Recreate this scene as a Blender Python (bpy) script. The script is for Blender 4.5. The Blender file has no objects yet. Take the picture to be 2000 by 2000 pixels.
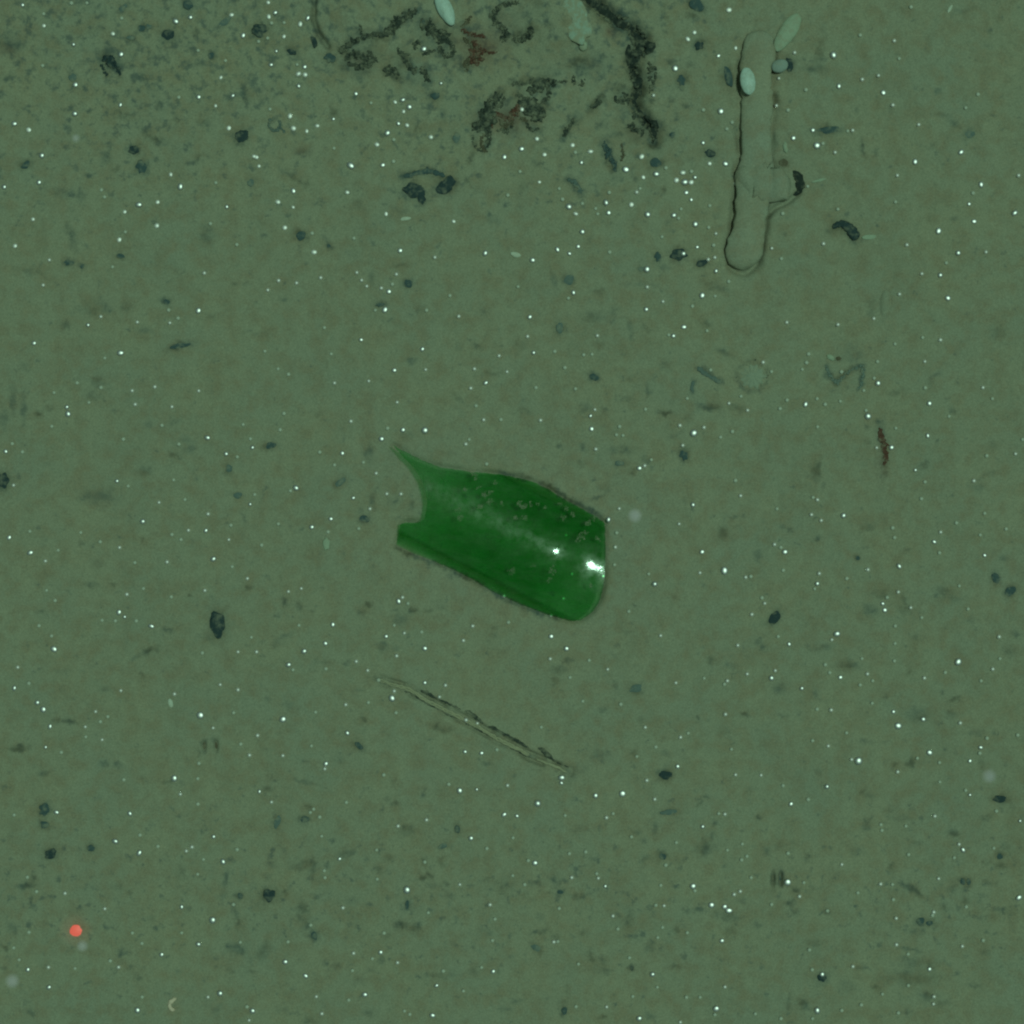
import bpy, bmesh, math, random
import numpy as np
from mathutils import Vector, Matrix, geometry

# ------------------------------------------------------------------ scene, camera, light
S = bpy.context.scene
C = S.collection
MM = 0.001
CAM_H = 1.2
cam_d = bpy.data.cameras.new("camera")
cam_d.sensor_width = 36
cam_d.angle = 2 * math.atan(0.25 / CAM_H)
cam_d.clip_start = 0.01
cam_d.clip_end = 100
cam_o = bpy.data.objects.new("camera", cam_d)
cam_o.location = (0, 0, CAM_H)
C.objects.link(cam_o)
S.camera = cam_o

SUN_DIR = Vector((0.206, 0.052, 0.977)).normalized()      # towards the light
SUN_EL = math.asin(SUN_DIR.z)
SUN_ROT = math.atan2(SUN_DIR.x, SUN_DIR.y)
W = bpy.data.worlds.new("World")
S.world = W
W.use_nodes = True
wn, wl = W.node_tree.nodes, W.node_tree.links
wn.clear()
wo = wn.new("ShaderNodeOutputWorld")
wb = wn.new("ShaderNodeBackground")
sky = wn.new("ShaderNodeTexSky")
sky.sky_type = 'NISHITA'
sky.sun_disc = False
sky.sun_elevation = SUN_EL
sky.sun_rotation = SUN_ROT
tint = wn.new("ShaderNodeMix")
tint.data_type = 'RGBA'
tint.blend_type = 'MULTIPLY'
tint.inputs[0].default_value = 1
tint.inputs[7].default_value = (0.50, 0.78, 0.36, 1)       # light that has come through sea water
wl.new(sky.outputs[0], tint.inputs[6])
wl.new(tint.outputs[2], wb.inputs[0])
wb.inputs[1].default_value = 0.05
wl.new(wb.outputs[0], wo.inputs[0])

sun_d = bpy.data.lights.new("sun", 'SUN')
sun_d.energy = 1.13
sun_d.angle = math.radians(6)
sun_d.color = (0.59, 1.015, 0.735)
sun_o = bpy.data.objects.new("sun", sun_d)
sun_o.rotation_euler = SUN_DIR.to_track_quat('Z', 'Y').to_euler()
sun_o.location = SUN_DIR * 3
C.objects.link(sun_o)

S.view_settings.view_transform = 'Standard'
S.view_settings.look = 'None'
S.view_settings.gamma = 1
S.view_settings.use_curve_mapping = False
S.view_settings.exposure = 0.0
S.cycles.filter_width = 2.2
S.cycles.transparent_max_bounces = 24
S.cycles.volume_bounces = 2

rng = random.Random(7)


# ------------------------------------------------------------------ helpers
def P(x, y):                         # photo grid (2000 across = 0.5 m of sea bed) to metres on the bed
    return ((x - 1000) * 0.25 * MM, (1000 - y) * 0.25 * MM)


R = 0.25 * MM                        # one grid step in metres
_tab = np.random.RandomState(3).rand(512, 512)


def vnoise(x, y):
    xi = np.floor(x).astype(np.int64)
    yi = np.floor(y).astype(np.int64)
    fx = x - xi
    fy = y - yi
    fx = fx * fx * fx * (fx * (fx * 6 - 15) + 10)
    fy = fy * fy * fy * (fy * (fy * 6 - 15) + 10)
    a = _tab[xi & 511, yi & 511]
    b = _tab[(xi + 1) & 511, yi & 511]
    c = _tab[xi & 511, (yi + 1) & 511]
    d = _tab[(xi + 1) & 511, (yi + 1) & 511]
    return (a * (1 - fx) + b * fx) * (1 - fy) + (c * (1 - fx) + d * fx) * fy - 0.5


def seg_dist(x, y, pts):
    """distance in grid steps to a polyline given in grid coordinates"""
    best = np.full(np.shape(x), 1e9)
    for (x0, y0), (x1, y1) in zip(pts[:-1], pts[1:]):
        dx, dy = x1 - x0, y1 - y0
        t = np.clip(((x - x0) * dx + (y - y0) * dy) / (dx * dx + dy * dy + 1e-9), 0, 1)
        best = np.minimum(best, np.hypot(x - x0 - t * dx, y - y0 - t * dy))
    return best


def tag(o, label=None, cat=None, group=None, kind=None):
    if label:
        o["label"] = label
    if cat:
        o["category"] = cat
    if group:
        o["group"] = group
    if kind:
        o["kind"] = kind
    return o


def mesh_obj(name, verts, faces, mat, parent=None, smooth=True):
    me = bpy.data.meshes.new(name)
    me.from_pydata(verts, [], faces)
    me.update()
    if smooth:
        me.polygons.foreach_set("use_smooth", [True] * len(me.polygons))
    if mat:
        me.materials.append(mat)
    o = bpy.data.objects.new(name, me)
    C.objects.link(o)
    if parent:
        o.parent = parent
    return o


def link_copy(src, name):
    o = src.copy()
    o.name = name
    C.objects.link(o)
    return o


# ------------------------------------------------------------------ outlines used by the bed and by the things
GLASS = [(770, 871), (786, 880), (803, 888), (831, 902), (864, 914), (900, 919), (921, 923), (947, 924), (981, 927), (1012, 934),
         (1043, 942), (1069, 954), (1089, 967), (1113, 981), (1139, 995), (1164, 1009), (1180, 1022), (1181, 1060), (1180, 1099),
         (1178, 1138), (1170, 1171), (1157, 1192), (1136, 1209), (1120, 1212), (1097, 1206), (1061, 1196), (1022, 1181), (988, 1166),
         (960, 1153), (932, 1135), (900, 1118), (869, 1104), (836, 1092), (805, 1081), (781, 1069), (774, 1063), (780, 1045), (783, 1025),
         (794, 1020), (822, 1020), (831, 1011), (836, 985), (833, 962), (828, 944), (820, 930), (807, 912), (789, 893)]
TWIG = [(738, 1327), (765, 1336), (800, 1347), (830, 1366), (862, 1383), (900, 1402), (935, 1421), (972, 1443), (1005, 1459),
        (1034, 1476), (1062, 1487), (1090, 1498), (1112, 1506)]
CREVICE = [(1140, -8), (1160, 8), (1185, 27), (1212, 44), (1238, 62), (1255, 80), (1250, 95), (1240, 112), (1238, 130), (1243, 152),
           (1247, 175), (1238, 193), (1248, 213), (1262, 232), (1278, 248), (1276, 276)]
TUBE = [(1488, 60), (1481, 100), (1476, 150), (1478, 200), (1476, 260), (1477, 310), (1470, 350), (1470, 395), (1465, 430), (1459, 465),
        (1453, 500), (1458, 526)]
TUBE_R = [22, 33, 30, 31, 29, 31, 34, 33, 30, 34, 37, 24]
MOUND_EDGE = [(614, -5), (613, 40), (622, 65), (640, 90)]

# smudges of darker silt, with painted shade tones added below: x, y, rx, ry, angle, strength (grid steps)
SMUDGE_SHADE = [(20, 85, 24, 20, 0, .7), (15, 150, 12, 6, 0, .4), (140, 462, 8, 26, 18, .8), (300, 270, 24, 7, -28, .7), (175, 62, 14, 5, 0, .3),
          (383, 65, 9, 7, 0, .6), (345, 235, 5, 13, 0, .5), (400, 240, 16, 8, -30, .4), (385, 310, 22, 5, 28, .5), (315, 210, 6, 16, 20, .4),
          (120, 375, 24, 9, 0, .5), (158, 380, 7, 12, 0, .6), (210, 310, 9, 14, 25, .5), (228, 331, 7, 6, 0, .8), (172, 345, 7, 5, 0, .7),
          (245, 225, 22, 7, -20, .4), (480, 185, 7, 18, 10, .6), (380, 128, 18, 7, 12, .5), (280, 152, 8, 7, 0, .5), (405, 460, 13, 18, 0, .5),
          (305, 315, 8, 6, 0, .5), (570, 345, 30, 5, -35, .6), (650, 215, 6, 16, 25, .6), (600, 360, 6, 14, -20, .4), (700, 400, 10, 8, 0, .4),
          (590, 295, 14, 8, 0, .4), (865, 225, 8, 14, 0, .5), (815, 250, 5, 9, 0, .6), (920, 360, 20, 4, -40, .4), (960, 430, 18, 8, -20, .3),
          (705, 405, 18, 8, 0, .3), (780, 410, 16, 6, -20, .4), (640, 475, 5, 16, 35, .5), (800, 155, 16, 12, 0, .5), (835, 165, 8, 10, 0, .5),
          (1215, 180, 18, 20, 0, .7), (1245, 255, 24, 22, 0, .75), (1205, 262, 16, 10, 20, .5), (1135, 125, 24, 14, 0, .8), (1170, 120, 12, 9, 30, .7),
          (1275, 140, 10, 22, 0, .6), (1265, 155, 7, 22, 0, .5), (1130, 230, 14, 12, 0, .5), (1180, 245, 16, 9, -30, .4), (1040, 245, 22, 10, -15, .6),
          (1050, 320, 10, 7, 0, .5), (1020, 365, 8, 9, 30, .4), (1240, 350, 8, 7, 0, .6), (1200, 350, 7, 6, 0, .5), (1295, 372, 5, 7, 0, .6),
          (1305, 435, 10, 5, 0, .3), (1180, 420, 14, 5, 20, .3), (1270, 195, 8, 8, 0, .6), (1313, 193, 6, 6, 0, .5), (1335, 205, 7, 5, 0, .7),
          (1310, 122, 9, 7, 0, .7), (1350, 125, 9, 8, 0, .4), (1350, 30, 12, 7, 0, .7), (1253, 10, 5, 12, 0, .5), (1300, 10, 4, 12, -20, .4),
          (1302, 35, 4, 8, 0, .5), (1300, 65, 7, 7, 0, .5), (1323, 225, 5, 12, 0, .35), (1100, 50, 6, 8, 0, .4), (1075, 55, 10, 7, -30, .5),
          (1110, 75, 10, 4, -50, .7), (1025, 65, 14, 12, 0, .6), (1050, 8, 8, 10, 0, .6), (1400, 420, 8, 8, 0, .4),
          (1600, 100, 28, 9, 80, .4), (1590, 135, 22, 7, 0, .5), (1605, 55, 6, 20, 0, .25), (1685, 290, 4, 18, 8, .8), (1712, 295, 5, 7, 0, .5),
          (1865, 243, 13, 9, -20, .7), (1840, 225, 16, 4, -15, .4), (1820, 285, 12, 5, 35, .45), (1832, 178, 5, 6, 0, .4), (1925, 90, 6, 5, 0, .4),
          (1880, 22, 24, 5, 10, .35), (1865, 428, 7, 6, 0, .5), (1675, 215, 5, 6, 0, .45), (1740, 215, 6, 10, 0, .3), (1535, 460, 5, 5, 0, .5),
          (25, 780, 7, 30, 0, .5), (46, 800, 6, 34, 0, .6), (5, 820, 8, 18, 0, .5), (75, 810, 8, 7, 0, .8), (90, 800, 12, 4, 20, .4),
          (125, 635, 10, 8, 0, .6), (190, 600, 36, 16, 0, .35), (245, 600, 14, 10, 0, .4), (280, 645, 12, 8, 0, .4), (190, 745, 12, 10, -30, .6),
          (180, 775, 14, 8, 0, .35), (55, 530, 24, 6, -15, .5), (50, 715, 14, 8, 0, .35), (280, 920, 14, 8, 0, .45), (290, 830, 10, 6, 0, .35),
          (190, 970, 34, 16, 0, .5), (340, 825, 14, 6, 20, .4), (340, 890, 12, 4, -20, .5), (365, 860, 16, 6, -20, .3), (415, 620, 10, 5, 0, .4),
          (460, 555, 7, 5, 0, .5), (480, 555, 6, 5, 0, .5), (475, 1010, 5, 12, 15, .6), (370, 875, 16, 6, 0, .4),
          (617, 807, 9, 6, 0, .4), (555, 585, 6, 5, 0, .5), (520, 650, 14, 6, 20, .3), (720, 885, 8, 16, 0, .7), (729, 975, 7, 20, 0, .55),
          (818, 602, 8, 9, 0, .5), (803, 705, 8, 6, 0, .5), (945, 605, 8, 5, 0, .45), (780, 520, 20, 4, 0, .4), (726, 545, 6, 12, 10, .5),
          (890, 775, 16, 4, -40, .45), (960, 730, 16, 5, 0, .5), (933, 675, 8, 7, 0, .8), (875, 885, 14, 5, 0, .3), (795, 850, 12, 8, 0, .3),
          (773, 977, 6, 5, 0, .7), (805, 985, 6, 10, 20, .55), (702, 1000, 6, 12, 0, .45), (895, 680, 5, 6, 0, .45), (980, 675, 5, 5, 0, .45),
          (1080, 545, 5, 22, 20, .4), (1170, 570, 12, 7, 0, .4), (1160, 620, 24, 10, 0, .45), (1200, 615, 5, 16, 0, .4), (1232, 645, 5, 18, 12, .55),
          (1262, 640, 10, 5, -40, .55), (1165, 675, 12, 6, 0, .35), (1378, 635, 8, 9, 0, .55), (1250, 555, 30, 4, 0, .4), (1300, 525, 14, 6, 0, .4),
          (1395, 560, 28, 7, -20, .5), (1415, 690, 16, 5, -30, .55), (1385, 797, 24, 7, -8, .75), (1298, 806, 18, 5, 0, .8), (1440, 795, 16, 6, 0, .5),
          (1342, 815, 9, 7, 0, .4), (1263, 760, 4, 16, 8, .5), (1315, 780, 5, 12, -10, .35), (1320, 850, 16, 4, 30, .35), (1225, 780, 12, 6, -20, .35),
          (1140, 797, 14, 8, 0, .5), (1180, 800, 8, 5, -40, .55), (1094, 873, 5, 4, 0, .8), (1140, 873, 7, 5, 0, .5), (1215, 880, 26, 10, 0, .4),
          (1260, 900, 10, 7, -40, .65), (1236, 925, 6, 7, 0, .65), (1137, 905, 8, 6, 0, .45), (1180, 952, 12, 8, 0, .4), (1165, 970, 16, 4, 15, .5),
          (1025, 800, 10, 4, -40, .4), (1018, 672, 14, 8, 0, .4), (1230, 740, 7, 7, 0, .3), (1300, 715, 12, 8, 0, .3), (1345, 975, 8, 6, 0, .35),
          (1755, 765, 16, 6, 15, .45), (1830, 730, 14, 5, 20, .4), (1815, 745, 6, 8, 0, .4), (1950, 650, 16, 14, 0, .45), (1600, 910, 6, 16, 0, .6),
          (1593, 925, 8, 14, 0, .75), (1606, 950, 6, 6, 0, .4), (1693, 835, 6, 5, 0, .5), (1716, 822, 8, 6, 0, .75), (1695, 865, 6, 6, 0, .4),
          (1728, 925, 6, 6, 0, .6), (1860, 800, 8, 6, 0, .5), (1832, 862, 5, 4, 0, .5), (1805, 910, 14, 6, 20, .45), (1940, 870, 16, 12, 0, .3),
          (1910, 950, 14, 8, 0, .35), (1665, 690, 20, 14, 0, .3), (1700, 605, 8, 20, 0, .3), (1935, 925, 14, 6, 30, .3),
          (175, 1142, 14, 5, 0, .7), (220, 1141, 6, 5, 0, .75), (290, 1273, 18, 6, 25, .85), (265, 1285, 10, 5, 20, .5), (330, 1233, 10, 5, -35, .75),
          (137, 1411, 15, 6, -8, .85), (110, 1408, 9, 5, 0, .6), (34, 1462, 16, 7, 5, .75), (58, 1458, 6, 6, 0, .6), (80, 1195, 7, 5, 0, .6),
          (278, 1318, 6, 6, 0, .6), (200, 1490, 9, 6, 0, .6), (230, 1495, 9, 6, -20, .6), (370, 1165, 6, 4, 0, .6), (277, 1055, 4, 3, 0, .9),
          (280, 1520, 6, 5, 0, .3), (190, 1100, 16, 10, 0, .3), (205, 1345, 14, 6, 0, .4), (415, 1240, 22, 14, 0, .45), (85, 1510, 13, 5, 0, .6),
          (160, 1060, 7, 6, 0, .35), (120, 1310, 18, 6, 0, .25), (485, 1150, 9, 5, 0, .6),
          (556, 1178, 7, 10, 0, .75), (540, 1202, 8, 7, 0, .6), (585, 1185, 6, 9, 0, .5), (609, 1195, 6, 4, 0, .6), (719, 1184, 8, 5, 0, .8),
          (705, 1196, 6, 5, 0, .6), (775, 1192, 7, 5, 0, .55), (807, 1193, 8, 6, 0, .85), (835, 1194, 8, 5, 0, .5), (750, 1265, 8, 12, 0, .5),
          (752, 1255, 7, 5, 0, .6), (773, 1268, 7, 6, 0, .45), (632, 1293, 18, 5, 0, .55), (678, 1296, 6, 5, 0, .5), (555, 1240, 14, 5, 15, .4),
          (540, 1258, 10, 5, 15, .35), (709, 1404, 6, 5, 0, .7), (850, 1418, 8, 7, 0, .75), (870, 1425, 14, 7, 0, .5), (700, 1348, 12, 4, 10, .35),
          (660, 1485, 9, 6, 0, .4), (565, 1375, 10, 9, 0, .35), (960, 1240, 8, 5, 0, .4), (965, 1225, 6, 5, 0, .35), (880, 1125, 5, 5, 0, .5),
          (780, 1210, 16, 10, 0, .4), (595, 1485, 4, 4, 0, .4), (525, 1365, 8, 6, 0, .3), (860, 1185, 9, 5, 0, .4), (952, 1490, 9, 5, 0, .5),
          (1107, 1290, 12, 6, 0, .65), (1090, 1305, 14, 9, 0, .5), (1085, 1330, 9, 9, 0, .4), (1170, 1475, 16, 10, 0, .5), (1455, 1395, 7, 6, 0, .8),
          (1412, 1042, 9, 14, 0, .6), (1480, 1085, 9, 9, 0, .5), (1430, 1300, 12, 6, 0, .5), (1435, 1010, 14, 4, 0, .4), (1200, 1338, 5, 5, 0, .5),
          (1255, 1405, 9, 7, 0, .4), (1237, 1470, 6, 5, 0, .5), (1361, 1401, 3, 3, 0, .8), (1480, 1255, 6, 6, 0, .5), (1390, 1290, 6, 6, 0, .5),
          (1300, 1470, 9, 6, 0, .3), (1225, 1235, 10, 4, 0, .4), (1315, 1165, 9, 5, 0, .3), (1175, 1385, 10, 7, 0, .35), (1410, 1430, 14, 10, 0, .3),
          (1240, 1180, 4, 3, 0, .8), (1492, 1265, 6, 7, 0, .6), (1130, 1500, 14, 9, 0, .4), (1115, 1515, 20, 8, 15, .35),
          (1658, 1300, 20, 9, 0, .65), (1775, 1315, 6, 6, 0, .5), (1525, 1345, 14, 12, 0, .6), (1605, 1265, 18, 7, 0, .5), (1595, 1355, 6, 8, 0, .4),
          (1672, 1090, 6, 5, 0, .9), (1598, 1052, 6, 5, 0, .7), (1530, 1030, 7, 6, 0, .5), (1720, 1160, 20, 10, 0, .5), (1700, 1190, 14, 12, 0, .55),
          (1770, 1180, 4, 16, 25, .7), (1765, 1195, 9, 8, 0, .45), (1840, 1155, 14, 10, 0, .5), (1860, 1168, 22, 6, -20, .35), (1790, 1245, 7, 8, 0, .45),
          (1895, 1210, 8, 7, 0, .4), (1960, 1090, 8, 7, 0, .4), (1985, 1235, 8, 7, 0, .5), (1975, 1272, 14, 10, 0, .4), (1865, 1368, 14, 6, 25, .6),
          (1795, 1395, 22, 14, 0, .55), (1860, 1395, 12, 8, 0, .45), (1910, 1430, 14, 8, 0, .4), (1840, 1352, 6, 6, 0, .5), (1733, 1358, 5, 4, 0, .6),
          (1780, 1490, 9, 9, 0, .75), (1750, 1494, 8, 5, 0, .6), (1918, 1490, 8, 12, 0, .45), (1530, 1397, 9, 4, 0, .45), (1690, 1448, 12, 6, 0, .4),
          (1940, 1432, 6, 5, 0, .5), (1775, 1310, 9, 6, 0, .4), (1770, 1075, 8, 6, 0, .5), (1695, 1032, 14, 6, 10, .4), (1545, 1035, 6, 5, 0, .4),
          (50, 1730, 18, 6, 5, .9), (63, 1718, 5, 12, 0, .8), (60, 1755, 5, 12, 0, .5), (462, 1795, 5, 18, 0, .6), (440, 1720, 7, 18, 0, .8),
          (455, 1850, 16, 9, 0, .5), (470, 1860, 12, 9, 0, .6), (235, 1859, 7, 7, 0, .6), (268, 1910, 7, 6, 0, .6), (10, 1851, 9, 5, 0, .6),
          (25, 1813, 10, 9, 0, .5), (60, 1978, 10, 7, 0, .55), (450, 1898, 8, 5, 0, .4), (250, 1745, 5, 6, 0, .5), (295, 1795, 9, 8, 0, .35),
          (420, 1970, 12, 6, 0, .3), (355, 1705, 9, 14, 0, .35), (230, 1735, 12, 6, 0, .35), (180, 1730, 12, 6, 0, .25), (435, 1748, 5, 12, 0, .5),
          (330, 1528, 14, 5, 0, .5), (257, 1890, 9, 6, 0, .4), (490, 1900, 9, 5, 0, .35), (5, 1893, 7, 5, 0, .5),
          (595, 1527, 22, 4, -10, .6), (520, 1543, 12, 6, 0, .6), (605, 1575, 6, 6, 0, .55), (770, 1572, 10, 5, 10, .7), (755, 1562, 5, 6, 0, .5),
          (770, 1525, 6, 9, 0, .4), (827, 1551, 5, 5, 0, .6), (590, 1692, 30, 10, 10, .6), (610, 1695, 5, 22, 0, .6), (640, 1692, 6, 6, 0, .8),
          (680, 1665, 16, 7, 0, .6), (715, 1678, 5, 5, 0, .75), (760, 1677, 8, 6, 0, .55), (742, 1700, 7, 7, 0, .6), (830, 1680, 9, 9, 0, .6),
          (862, 1680, 9, 8, 0, .6), (825, 1713, 7, 6, 0, .8), (838, 1711, 7, 6, 0, .7), (795, 1622, 16, 12, 0, .5), (590, 1785, 10, 26, 5, .65),
          (598, 1808, 7, 8, 0, .6), (555, 1742, 7, 5, 0, .6), (780, 1807, 12, 8, 0, .85), (812, 1812, 12, 10, 0, .6), (815, 1775, 9, 8, 0, .4),
          (755, 1830, 9, 7, 0, .4), (515, 1858, 12, 18, -30, .6), (635, 1880, 8, 8, 0, .5), (657, 1888, 9, 6, 0, .5), (745, 1875, 8, 8, 0, .45),
          (725, 1893, 9, 7, 0, .4), (870, 1728, 6, 6, 0, .65), (845, 1730, 12, 6, 0, .5), (875, 1750, 12, 7, 0, .4), (950, 1718, 8, 5, 0, .45),
          (985, 1730, 16, 14, 0, .4), (925, 1897, 9, 6, 0, .5), (975, 1897, 5, 5, 0, .5), (860, 1905, 30, 6, 0, .35), (605, 1995, 12, 8, 0, .5),
          (720, 1980, 10, 8, 0, .4), (985, 1970, 14, 5, 0, .4), (550, 1975, 12, 8, 0, .35), (700, 1915, 18, 8, 0, .3), (530, 1690, 9, 7, 0, .4),
          (520, 1715, 8, 6, 0, .4), (690, 1760, 12, 9, 0, .25), (610, 1750, 10, 6, 0, .25), (950, 1820, 14, 8, 0, .25),
          (1085, 1722, 8, 14, 0, .6), (1132, 1750, 18, 5, 15, .75), (1045, 1723, 14, 6, 0, .55), (1075, 1742, 5, 4, 0, .7), (1228, 1790, 10, 20, 0, .45),
          (1055, 1822, 18, 4, 8, .7), (1085, 1828, 12, 6, 0, .45), (1027, 1745, 8, 6, 0, .3), (1140, 1822, 9, 6, 0, .45), (1155, 1868, 5, 10, 15, .75),
          (1268, 1850, 9, 9, 0, .5), (1320, 1888, 12, 6, 0, .6), (1175, 1895, 18, 7, 0, .45), (1340, 1780, 9, 7, 0, .6), (1362, 1777, 7, 6, 0, .6),
          (1378, 1655, 18, 14, 20, .7), (1390, 1632, 7, 8, 0, .55), (1372, 1640, 5, 8, 0, .5), (1327, 1692, 7, 10, -30, .55), (1260, 1675, 10, 6, 20, .5),
          (1378, 1555, 6, 6, 0, .6), (1368, 1570, 6, 5, 20, .55), (1465, 1545, 12, 5, 10, .4), (1395, 1606, 5, 5, 0, .65), (1483, 1597, 5, 5, 0, .9),
          (1425, 1790, 20, 9, -20, .55), (1400, 1785, 9, 8, 0, .5), (1425, 1820, 12, 8, 0, .45), (1320, 1815, 7, 5, 0, .6), (1415, 1692, 6, 5, 0, .45),
          (1495, 1660, 8, 8, 0, .5), (1450, 1760, 9, 6, 0, .4), (1260, 1640, 6, 8, 0, .5), (1278, 1616, 5, 12, 0, .4), (1245, 1625, 10, 6, 0, .4),
          (1130, 1620, 14, 8, 0, .3), (1180, 1985, 9, 4, 0, .6), (1270, 1985, 12, 9, 0, .45), (1180, 1875, 12, 10, 0, .3), (1100, 1955, 12, 6, 0, .35),
          (1105, 1520, 12, 20, 0, .3), (1010, 1955, 9, 6, 0, .5), (1110, 1935, 6, 14, 0, .3), (1055, 1790, 9, 8, 0, .4), (1480, 1805, 9, 6, 0, .45),
          (1785, 1740, 22, 6, -32, .8), (1762, 1726, 8, 5, -20, .6), (1743, 1695, 6, 8, -30, .55), (1575, 1675, 5, 9, 20, .6), (1520, 1695, 9, 6, 0, .3),
          (1695, 1610, 8, 14, 0, .55), (1683, 1550, 6, 5, 0, .6), (1865, 1627, 12, 8, -30, .7), (1930, 1598, 12, 6, 25, .55), (1965, 1655, 7, 8, 0, .6),
          (1955, 1690, 14, 6, 0, .6), (1925, 1685, 8, 6, 0, .5), (1880, 1722, 14, 7, 0, .65), (1862, 1735, 10, 8, 0, .5), (1845, 1772, 9, 8, 0, .5),
          (1885, 1760, 8, 7, 0, .5), (1930, 1725, 16, 6, 0, .4), (1790, 1820, 14, 8, 0, .6), (1830, 1808, 10, 6, 0, .5), (1555, 1738, 9, 7, 0, .75),
          (1543, 1763, 10, 6, 0, .75), (1555, 1778, 10, 8, 0, .5), (1585, 1735, 6, 5, 0, .5), (1615, 1782, 8, 6, 0, .5), (1780, 1855, 22, 3, -12, .55),
          (1790, 1880, 40, 10, 0, .4), (1780, 1910, 50, 16, 0, .45), (1710, 1930, 8, 8, 0, .55), (1810, 1945, 14, 8, -20, .7), (1815, 1890, 8, 6, 0, .6),
          (1570, 1962, 16, 7, -25, .75), (1540, 1957, 5, 14, 0, .6), (1655, 1925, 12, 10, 0, .35), (1773, 1976, 6, 6, 0, .6), (1900, 1925, 14, 5, 0, .45),
          (1680, 1888, 12, 6, 0, .4), (1975, 1780, 9, 9, 0, .35), (1960, 1780, 18, 8, 0, .35), (1840, 1960, 20, 8, 0, .35), (1590, 1840, 24, 6, 0, .3),
          (1760, 1600, 16, 8, 0, .35), (1790, 1648, 12, 6, 0, .35), (1670, 1660, 14, 10, 0, .3), (1520, 1650, 9, 10, 0, .35), (1550, 1650, 10, 8, 0, .3),
          (1925, 1860, 9, 6, 0, .4), (1935, 1790, 16, 6, 0, .35), (1600, 1510, 6, 6, 0, .4), (1700, 1555, 14, 7, 0, .35), (1740, 1582, 14, 6, 0, .4)]


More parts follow.
